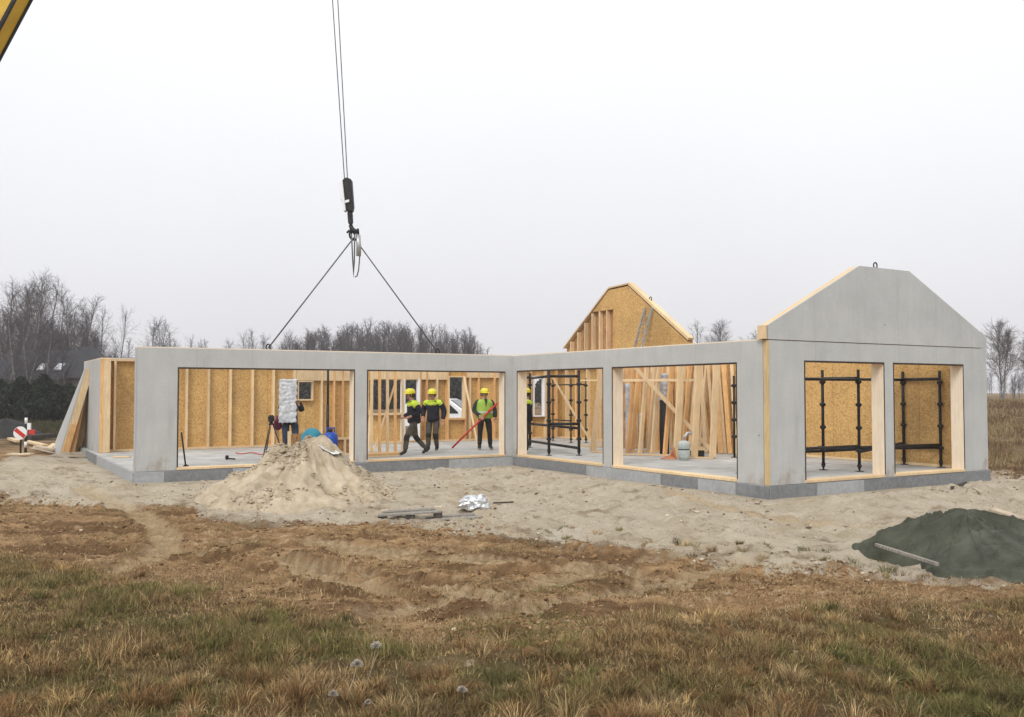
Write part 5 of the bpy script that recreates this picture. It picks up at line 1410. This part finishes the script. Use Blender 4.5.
# evergreen hedge shrubs
def leaf_cloud(n, rx, ry, h, seed, size, c1, c2, top=.55):
    g = np.random.default_rng(seed)
    u = g.normal(size=(n, 3)); u /= np.linalg.norm(u, axis=1, keepdims=True)
    rad = g.random(n) ** .35
    P = u * rad[:, None] * np.array([rx, ry, h / 2]) + np.array([0, 0, h / 2])
    tap = 1 - top * (P[:, 2] / h) ** 2; P[:, 0] *= tap; P[:, 1] *= tap
    lum = fbm(P[:, 0] * 1.0 + seed, P[:, 2] + P[:, 1] * .7, 1.8, 3, seed)
    P = P[(lum > .36) | (g.random(n) < .3)]; n = len(P); lum = fbm(P[:, 0] + seed, P[:, 2] + P[:, 1] * .7, 1.8, 3, seed)
    A = g.normal(size=(n, 3)); A /= np.linalg.norm(A, axis=1, keepdims=True); B = np.cross(A, g.normal(size=(n, 3))); B /= np.linalg.norm(B, axis=1, keepdims=True)
    s = size * g.uniform(.5, 1.4, (n, 1))
    V = np.stack([P - A * s, P + B * s * .45, P + A * s, P - B * s * .45], 1).reshape(-1, 3)
    t = np.clip((lum - .3) * 2 + g.normal(0, .2, n), 0, 1)[:, None]
    C = np.array(c1) * (1 - t) + np.array(c2) * t
    return V, np.arange(4 * n).reshape(-1, 4), np.repeat(C, 4, axis=0)
VV = []; FF = []; CC = []; off = 0
for k in range(56):
    px = rnd.uniform(140, 640) if k < 56 else rnd.uniform(965, 1240); Y = rnd.uniform(104, 122) if k < 56 else rnd.uniform(118, 150); x, y = px_xy(px, Y)
    v_, f_, c_ = leaf_cloud(900, rnd.uniform(2, 3.6), 2, rnd.uniform(3, 5.2) if k < 56 else rnd.uniform(2.2, 3.4), k, .34, (.012, .013, .012), (.035, .036, .03), .4)
    VV.append(v_ + np.array([x, y, gz(x, y) - .1])); FF.append(f_ + off); CC.append(c_); off += len(v_)
tag(np_obj('thicket', np_mesh('thicket', np.concatenate(VV), FF, cols=np.concatenate(CC)), M['leaf']), 'dark thicket at the foot of the far wood', 'thicket', None, 'stuff')
def shrub(label, px, Y, w, h, seed, c1=(.010, .014, .010), c2=(.03, .042, .024), n=5200):
    x, y = px_xy(px, Y); t = thing('evergreen_shrub', label, 'shrub', (x, y, gz(x, y) - .05))
    V_, F_, C_ = leaf_cloud(n, w / 2, w / 2.4, h, seed, .14, c1, c2)
    np_obj('foliage', np_mesh('foliage', V_, [F_], cols=C_), M['leaf'], t)
    m = MB()
    for k in range(4): m.tube([(rnd.uniform(-.3, .3), rnd.uniform(-.2, .2), 0), (rnd.uniform(-w * .25, w * .25), rnd.uniform(-.3, .3), h * .75)], [.06, .02], 5)
    m.build('stem', M['bark_dark'], t)
for lab_, px, Y, w_, h_, sd in (('dark evergreen shrub at the left edge of the photo', -4, 62, 3.6, 3.0, 1), ('dark bushy shrub left of the tall dark cone', 14, 60, 2.8, 2.6, 2), ('darkest pointed shrub under the left end of the roof', 21, 58, 2.2, 3.0, 3),
        ('rounded dark evergreen in front of the skylights', 44, 60, 2.6, 3.2, 4), ('low dark shrub below the roof between two taller evergreens', 33, 57, 2.2, 2.2, 5), ('dark shrub just left of the tapered leaning panel', 57, 59, 2.4, 2.5, 6), ('dark evergreen partly behind the leaning panel', 70, 62, 2.6, 2.6, 7)):
    shrub(lab_, px, Y, w_, h_, sd)

# dark house at the left and a low roof next to it
hx, hy = px_xy(45, 76); hz_ = gz(hx, hy)
hs = thing('detached_house', 'dark tiled house with two skylights among the bare trees', 'house', (hx, hy, hz_), R(4))
def gable_roof(w, d, ze, zr, ov=.4, th=.16):
    m = MB()
    for s in (-1, 1):
        vs = [(-w / 2 - ov, s * (d / 2 + ov), ze - .2), (w / 2 + ov, s * (d / 2 + ov), ze - .2), (w / 2 + ov, 0, zr), (-w / 2 - ov, 0, zr)]
        m.add(vs + [(a, b, c + th) for a, b, c in vs], [(0, 1, 2, 3), (7, 6, 5, 4), (0, 4, 5, 1), (1, 5, 6, 2), (2, 6, 7, 3), (3, 7, 4, 0)])
    return m
ZR, ZE = 5.3, 3.0
MB().prism([(-3.7, 0), (-3.7, ZE), (0, ZR - .1), (3.7, ZE), (3.7, 0)], -2.4, 2.2).build('wall', M['render_beige'], hs)
hs.children[-1].rotation_euler = (0, 0, R(90))
rf = gable_roof(4.8, 7.4, ZE, ZR, .45).build('roof', M['roof_tile'], hs)
hs.children[0].location = (0, 0, 0)
for k, (sx, s0) in enumerate(((.85, .36), (2.15, .36))):
    yy = -(3.7 + .45) * (1 - s0) - .0; sl_ = (ZR - ZE + .2) / (3.7 + .45)
    c = Vector((sx, -(4.15) * (1 - s0 - .04), ZE - .2 + sl_ * 4.15 * (s0 + .04) + .17))
    n_ = Vector((0, -sl_, 1)).normalized(); t_ = Vector((0, 1, sl_)).normalized()
    MB().beam(c - t_ * .55, c + t_ * .55, .62, .12, n_).build('skylight', M['steel_grey'], rf)
    MB().beam(c - t_ * .46 + n_ * .07, c + t_ * .46 + n_ * .07, .46, .03, n_).build('pane', M['skylight'], rf.children[-1])
x0 = 4.0
m = MB().box(2.26, 5.6, -2.6, 3.0, 0, 3.3); m.build('wing_wall', M['render_beige'], hs)
hv = [(1.5, -3.2, 3.1), (6.1, -3.2, 3.1), (6.1, 3.4, 3.1), (1.5, 3.4, 3.1), (3.1, -.4, 5.75), (3.6, .6, 5.75)]
MB().add(hv, [(0, 1, 4), (1, 2, 5, 4), (2, 3, 5), (3, 0, 4, 5), (3, 2, 1, 0)]).build('hipped_roof', M['roof_tile'], hs)
for wx in (-1.4, .6, 3.6):
    wn = MB().box(wx - .55, wx + .55, -3.76 if wx < 2 else -2.66, -3.69 if wx < 2 else -2.59, 1.0, 2.3).build('window', M['white_paint'], hs)
    MB().box(wx - .47, wx + .47, -3.775 if wx < 2 else -2.675, -3.765 if wx < 2 else -2.665, 1.08, 2.22).build('pane', M['glass_dark'], wn)
hx, hy = px_xy(121, 84); hz_ = gz(hx, hy)
h2 = thing('farm_shed', 'long low building with a blue-grey roof just showing over the back wall', 'shed', (hx, hy, hz_), R(3))
MB().box(-4.2, 4.2, -2.2, 2.2, 0, 3.6).build('wall', M['render_beige'], h2)
gable_roof(8.4, 4.4, 3.75, 5.0, .4).build('roof', M['roof_blue'], h2)
MB().box(-1, 1, -2.26, -2.19, 0, 2.4).build('door', M['bark_dark'], h2)

# ------------------------------------------------------------------ grass, straw, clods
def blades(name, label, X, Y, H, Wd, lean, COLS, mat, seed, cat=None, LA=None):
    g = np.random.default_rng(seed); n = len(X)
    Z = ground_h(X, Y)[0] - .015
    az = g.uniform(0, 2 * PI, n); la = g.uniform(0, 2 * PI, n) if LA is None else LA
    S_ = np.stack([np.cos(az), np.sin(az), np.zeros(n)], 1) * Wd[:, None]
    D = np.stack([np.cos(la), np.sin(la), np.zeros(n)], 1)
    P = np.stack([X, Y, Z], 1); up = np.array([[0, 0, 1.0]])
    th1 = lean * .55; th2 = lean * 1.35
    mid = P + (up * np.cos(th1)[:, None] + D * np.sin(th1)[:, None]) * (H * .55)[:, None]
    tipp = mid + (up * np.cos(th2)[:, None] + D * np.sin(th2)[:, None]) * (H * .45)[:, None]
    V_ = np.stack([P - S_, P + S_, mid + S_ * .7, mid - S_ * .7, tipp], 1).reshape(-1, 3)
    b = (np.arange(n) * 5)[:, None]
    C_ = np.repeat(COLS, 5, axis=0)
    o = np_obj(name, np_mesh(name, V_, [b + np.array([[0, 1, 2, 3]]), b + np.array([[3, 2, 4]])], cols=C_), mat)
    return tag(o, label, cat, None, 'stuff')
def palette(x, y, g, base, greens, f=.9, seed=0, gbias=0.0):
    n = len(x); k = g.integers(0, len(base), n); C_ = np.array(base)[k]
    patch = fbm(x, y, f, 3, seed) + g.normal(0, .09, n) + gbias
    m_ = patch > .54
    C_[m_] = np.array(greens)[g.integers(0, len(greens), m_.sum())]
    C_ = C_ * .84 * g.uniform(.55, 1.4, (n, 1)) * (.72 + .56 * fbm(x, y, 2.3, 2, seed + 5))[:, None]
    return C_
STRAW = [(.40, .28, .13), (.30, .19, .085), (.21, .12, .055), (.50, .37, .19), (.15, .09, .045), (.27, .18, .085)]
GREEN = [(.165, .155, .05), (.22, .19, .07), (.125, .12, .04), (.27, .22, .085), (.15, .115, .05)]
g = np.random.default_rng(21)
# meadow in the foreground
n = 900000
Yg = 4.2 + (11.8 - 4.2) * g.random(n) ** 1.25; Xg = (g.random(n) * 2 - 1) * (.60 * Yg + 2.0)
_, mg, _ = masks(Xg, Yg)
dens = (1 - track_fields(Xg, Yg)[1]) * np.clip(mg, 0, 1) * (.26 + .9 * sstep(.34, .62, fbm(Xg, Yg, 1.9, 3, 71)))
kk = g.random(n) < dens * .92; Xg, Yg, mg = Xg[kk], Yg[kk], mg[kk]; n = len(Xg)
cl = fbm(Xg, Yg, 1.9, 3, 71)
Hh = (.025 + .065 * g.random(n) ** 1.6 + .14 * sstep(.52, .78, cl) * g.random(n)) * (.6 + .4 * mg)
blades('meadow_grass', 'short dry brown and olive meadow grass in the foreground', Xg, Yg, Hh, g.uniform(.0014, .0034, n), np.abs(g.normal(.85, .5, n)), palette(Xg, Yg, g, STRAW, GREEN, 1.1, 33, .0), M['grass'], 1)
# distinct tufts in the meadow
nt_ = 5200
Yt = 4.3 + 6.8 * g.random(nt_) ** 1.15; Xt = (g.random(nt_) * 2 - 1) * (.60 * Yt + .7)
mt = masks(Xt, Yt)[1]; kk = (g.random(nt_) < np.clip(mt, 0.0, 1) * sstep(.35, .6, fbm(Xt, Yt, 1.1, 3, 271)) + .02) & (mt > .12); Xt, Yt = Xt[kk], Yt[kk]; nt_ = len(Xt)
xs_ = g.uniform(.3, 4.6, 70); ys_ = np.interp(xs_, SE[:, 0], SE[:, 1]) + np.abs(g.normal(0, 1.0, 70))
Xt = np.concatenate([Xt, xs_]); Yt = np.concatenate([Yt, ys_]); nt_ = len(Xt)
per = g.integers(30, 110, nt_); ti = np.repeat(np.arange(nt_), per); n = len(ti)
rt = g.uniform(.03, .085, nt_)[ti]; la = g.uniform(0, 2 * PI, n); rr_ = rt * np.sqrt(g.random(n))
Xg = Xt[ti] + rr_ * np.cos(la); Yg = Yt[ti] + rr_ * np.sin(la)
ht = (1 + .3 * sstep(5.9, 4.9, Yt))[ti] * (.05 + .11 * g.random(nt_) ** 1.8)[ti] * g.uniform(.5, 1.15, n)
tc_ = palette(Xt, Yt, g, [(.40, .27, .12), (.26, .15, .065), (.20, .11, .05), (.46, .33, .17)], GREEN, .7, 33, .03)[ti] * g.uniform(.6, 1.35, (n, 1))
blades('grass_tufts', 'rust and olive tufts of longer dead grass in the foreground meadow', Xg, Yg, ht, g.uniform(.0012, .0030, n), np.clip(.25 + .9 * rr_ / rt * g.uniform(.5, 1.2, n), 0, 1.4), tc_, M['grass'], 6, None, la + g.normal(0, .4, n))
# straw litter on the bare soil
n = 800000
Yg = 6.5 + (19 - 6.5) * g.random(n) ** 1.2; Xg = (g.random(n) * 2 - 1) * (.6 * Yg + 1)
sa, mg, fi = masks(Xg, Yg); _, tm, rm = track_fields(Xg, Yg); tm = np.maximum(tm, rm)
dens = (1 - sa) * (1 - fi) * (1 - tm) * sstep(.30, .62, fbm(Xg * .5, Yg * 2.4, 1.3, 3, 91)) + .05 * sa * (fbm(Xg, Yg, 1.1, 3, 92) > .56)
kk = g.random(n) < dens; Xg, Yg = Xg[kk], Yg[kk]; n = len(Xg)
blades('straw_litter', 'flattened straw and dead stalks on the scraped brown soil', Xg, Yg, .02 + .08 * g.random(n) ** 1.5, g.uniform(.0012, .003, n), np.abs(g.normal(1.25, .3, n)), palette(Xg, Yg, g, [(.46, .32, .16), (.36, .22, .105), (.22, .125, .06), (.55, .42, .24)], GREEN, .8, 35, -.08), M['grass'], 2)
# dry field behind the right wing
n = 150000
Yg = 18 + 62 * g.random(n) ** 1.5; Xg = Yg * (.36 + .32 * g.random(n))
sa, mg, fi = masks(Xg, Yg); kk = (g.random(n) < fi) & (sa < .4) & (house_dist(Xg, Yg) > .9); Xg, Yg = Xg[kk], Yg[kk]; n = len(Xg)
blades('field_grass', 'tall dry tan and rust grass of the field behind the right wing', Xg, Yg, (.08 + .26 * g.random(n)) * (.15 + 1.7 * sstep(.3, .7, fbm(Xg, Yg, .5, 3, 64))), g.uniform(.003, .008, n) * (Yg / 26), np.abs(g.normal(.75, .35, n)),
       palette(Xg, Yg, g, [(.24, .15, .075), (.19, .115, .06), (.30, .20, .10), (.15, .085, .048), (.12, .075, .045)], [(.34, .25, .13), (.40, .30, .16), (.28, .2, .1)], .35, 36), M['grass'], 3)
# rough weeds in the left background
n = 60000
Yg = 40 + 36 * g.random(n) ** 1.3; Xg = -Yg * (.40 + .26 * g.random(n))
kk = house_dist(Xg, Yg) > 2.5; Xg, Yg = Xg[kk], Yg[kk]; n = len(Xg)
blades('rough_weeds', 'rough dark weeds and dead grass behind the planks at far left', Xg, Yg, (.1 + .4 * g.random(n)) * (.3 + 1.1 * fbm(Xg, Yg, .3, 3, 65)), g.uniform(.004, .012, n) * (Yg / 30), np.abs(g.normal(.5, .3, n)),
       palette(Xg, Yg, g, [(.10, .07, .04), (.07, .05, .03), (.15, .10, .055), (.05, .04, .025)], [(.05, .055, .025), (.07, .07, .03)], .22, 37), M['grass'], 4)
# clods and crumbs of earth
n = 260000
Yg = 6.3 + 16.5 * g.random(n) ** 1.1; Xg = (g.random(n) * 2 - 1) * (.6 * Yg + 1)
sa, mg, fi = masks(Xg, Yg); ed = np.exp(-((sa - .45) / .3) ** 2)
dens = np.clip((.16 + 1.1 * ed) * sstep(.40, .62, fbm(Xg, Yg, .9, 3, 44)) * .45 + .5 * (1 - sa) * (1 - mg) * sstep(.38, .62, fbm(Xg * .6, Yg * 2.5, .8, 3, 45)), 0, 1) * (1 - np.minimum(1, 1.6 * track_fields(Xg, Yg)[1]))
kk = (g.random(n) < dens) & (house_dist(Xg, Yg) > .3); Xg, Yg = Xg[kk], Yg[kk]; n = len(Xg)
ico = np.array([(0, 0, 1), (.89, 0, .45), (.28, .85, .45), (-.72, .53, .45), (-.72, -.53, .45), (.28, -.85, .45), (.72, .53, -.45), (-.28, .85, -.45), (-.89, 0, -.45), (-.28, -.85, -.45), (.72, -.53, -.45), (0, 0, -1)])
icf = np.array([(0, 1, 2), (0, 2, 3), (0, 3, 4), (0, 4, 5), (0, 5, 1), (1, 6, 2), (2, 7, 3), (3, 8, 4), (4, 9, 5), (5, 10, 1), (6, 7, 2), (7, 8, 3), (8, 9, 4), (9, 10, 5), (10, 6, 1), (11, 7, 6), (11, 8, 7), (11, 9, 8), (11, 10, 9), (11, 6, 10)])
sz = (.0035 + .020 * g.random(n) ** 6) * (.6 + .04 * Yg)
soilc = np.array([(.18, .10, .048), (.27, .165, .08), (.11, .06, .03), (.33, .215, .11), (.22, .13, .065)])[g.integers(0, 5, n)]; sandc = np.array([(.42, .35, .26), (.22, .155, .10), (.13, .085, .055), (.52, .45, .35), (.34, .27, .19)])[g.integers(0, 5, n)]
CC = np.where((sa[kk] + g.normal(0, .2, n) > .5)[:, None], sandc, soilc) * g.uniform(.8, 1.2, (n, 1))
V_ = ico[None] * (1 + g.normal(0, .3, (n, 12, 1))) * (sz[:, None] * np.array([1.2, 1, .7])[None] * g.uniform(.7, 1.4, (n, 3)))[:, None, :]
V_ = V_ + np.stack([Xg, Yg, ground_h(Xg, Yg)[0] + sz * .15], 1)[:, None, :]
tag(np_obj('soil_clods', np_mesh('soil_clods', V_.reshape(-1, 3), [(np.arange(n)[:, None, None] * 12 + icf[None]).reshape(-1, 3)], cols=np.repeat(CC, 12, axis=0)), M['grass']), 'clods and crumbs of dark earth strewn over the sand', 'soil clods', None, 'stuff')

# dried flower stalks in the near grass
dw = [('fluffy seed head on a long stalk, topmost of the dried flowers in the near grass', 366, 697, 376, 646, .035), ('pale round seed head on a leaning stalk, just below the topmost dried flower', 346, 708, 357, 664, .035),
      ('grey ragged seed head low at the left of the dried flowers', 330, 712, 333, 694, .028), ('small dark dried flower head low between the other stalks', 366, 714, 368, 702, .02), ('pale dried flower on a forked stalk to the right of the others', 463, 712, 462, 690, .032)]
for k, (lab_, px0, py0, px1, py1, rad) in enumerate(dw):
    x, y = gpt(px0, py0, -.05); z = gz(x, y); t = thing('dried_weed', lab_, 'weed', (x, y, z))
    q = Vector(at(px1, py1, y - .02)) - Vector((x, y, z))
    MB().tube([(0, 0, -.01), tuple(q * .5 + Vector((.008, 0, 0))), tuple(q)], [.0022, .0018, .0015], 5).build('stalk', M['pine_old'], t)
    gg = np.random.default_rng(50 + k); nn = 260
    u = gg.normal(size=(nn, 3)); u /= np.linalg.norm(u, axis=1, keepdims=True); u[:, 2] = np.abs(u[:, 2]) * 1.0 - .25
    e_ = u * rad * gg.uniform(.6, 1.15, (nn, 1)); c0 = np.array(q)[None] + np.zeros((nn, 3))
    V_, F_ = segmesh(c0, c0 + e_, np.full(nn, .0009), np.full(nn, .0016), 3)
    np_obj('seed_head', np_mesh('seed_head', V_, [F_]), M['seed'], t)

# ------------------------------------------------------------------ air, sky, sun
hz_m = bpy.data.materials.new('thin_winter_haze'); hz_m.use_nodes = True
nt = hz_m.node_tree; nt.nodes.clear()
out = nt.nodes.new('ShaderNodeOutputMaterial'); pv = nt.nodes.new('ShaderNodeVolumePrincipled')
pv.inputs['Color'].default_value = (.93, .93, .95, 1); pv.inputs['Density'].default_value = HAZE; pv.inputs['Anisotropy'].default_value = 0.0
nt.links.new(pv.outputs[0], out.inputs['Volume'])
zlo = float(GZ.min()) - 1.0
if HAZE > 0:
    hb_ = MB().box(-560, 560, -60, 720, zlo, 27.5).build('haze', hz_m); tag(hb_, 'thin pale winter haze over the whole site', 'haze', None, 'stuff')

wd = bpy.data.worlds.new('World'); sc.world = wd; wd.use_nodes = True
nt = wd.node_tree; bgn = nt.nodes['Background']
sky = nt.nodes.new('ShaderNodeTexSky'); sky.sky_type = 'NISHITA'; sky.sun_disc = False
SUN_EL, SUN_AZ = R(42), R(200)    # azimuth clockwise from +Y
sky.sun_elevation = SUN_EL; sky.sun_rotation = SUN_AZ; sky.dust_density = 6; sky.air_density = 1.5
hsv = nt.nodes.new('ShaderNodeHueSaturation'); hsv.inputs['Saturation'].default_value = .12; hsv.inputs['Value'].default_value = .9
nt.links.new(sky.outputs[0], hsv.inputs['Color'])
tc = nt.nodes.new('ShaderNodeTexCoord'); sx = nt.nodes.new('ShaderNodeSeparateXYZ'); nt.links.new(tc.outputs['Generated'], sx.inputs[0])
rmp = nt.nodes.new('ShaderNodeValToRGB'); e = rmp.color_ramp.elements
e[0].position = 0.0; e[0].color = (.60, .597, .632, 1); e[1].position = .46; e[1].color = (.88, .90, .925, 1)
k = e.new(.12); k.color = (.69, .693, .722, 1); k = e.new(1.0); k.color = (1.0, 1.0, 1.0, 1)
wn = nt.nodes.new('ShaderNodeTexNoise'); wn.inputs['Scale'].default_value = 2.2; wn.inputs['Detail'].default_value = 3; nt.links.new(tc.outputs['Generated'], wn.inputs['Vector'])
ad = nt.nodes.new('ShaderNodeMath'); ad.operation = 'MULTIPLY_ADD'; ad.inputs[1].default_value = .15; nt.links.new(wn.outputs[0], ad.inputs[0])
sb = nt.nodes.new('ShaderNodeMath'); sb.operation = 'SUBTRACT'; sb.inputs[1].default_value = .075; nt.links.new(sx.outputs[2], sb.inputs[0]); nt.links.new(sb.outputs[0], ad.inputs[2])
nt.links.new(ad.outputs[0], rmp.inputs[0])
mu = nt.nodes.new('ShaderNodeMix'); mu.data_type = 'RGBA'; mu.blend_type = 'MULTIPLY'; mu.inputs[0].default_value = 1
mu.inputs[7].default_value = (10, 10, 10, 1); nt.links.new(rmp.outputs[0], mu.inputs[6])
mx = nt.nodes.new('ShaderNodeMix'); mx.data_type = 'RGBA'; mx.inputs[0].default_value = .92
nt.links.new(hsv.outputs[0], mx.inputs[6]); nt.links.new(mu.outputs[2], mx.inputs[7]); nt.links.new(mx.outputs[2], bgn.inputs[0])
bgn.inputs[1].default_value = .1
sd = bpy.data.lights.new('sun', 'SUN'); sd.energy = SUN_E; sd.angle = R(25); sd.color = (1, .97, .93)
so_ = bpy.data.objects.new('sun', sd); COL.objects.link(so_)
dv = Vector((math.sin(SUN_AZ) * math.cos(SUN_EL), math.cos(SUN_AZ) * math.cos(SUN_EL), math.sin(SUN_EL)))
so_.rotation_euler = dv.to_track_quat('Z', 'Y').to_euler(); so_.location = dv * 60

sc.view_settings.view_transform = 'Standard'; sc.view_settings.look = 'None'; sc.view_settings.exposure = EXPO; sc.view_settings.gamma = 1
sc.view_settings.use_curve_mapping = False
sc.render.engine = 'CYCLES'
sc.cycles.use_denoising = DENOISE
try:
    sc.cycles.denoiser = 'OPENIMAGEDENOISE'; sc.cycles.denoising_input_passes = 'RGB_ALBEDO_NORMAL'; sc.cycles.denoising_prefilter = 'ACCURATE'
except Exception: pass
sc.cycles.max_bounces = 6; sc.cycles.volume_bounces = 1; sc.cycles.diffuse_bounces = 4
sc.render.resolution_x = 1024; sc.render.resolution_y = 717
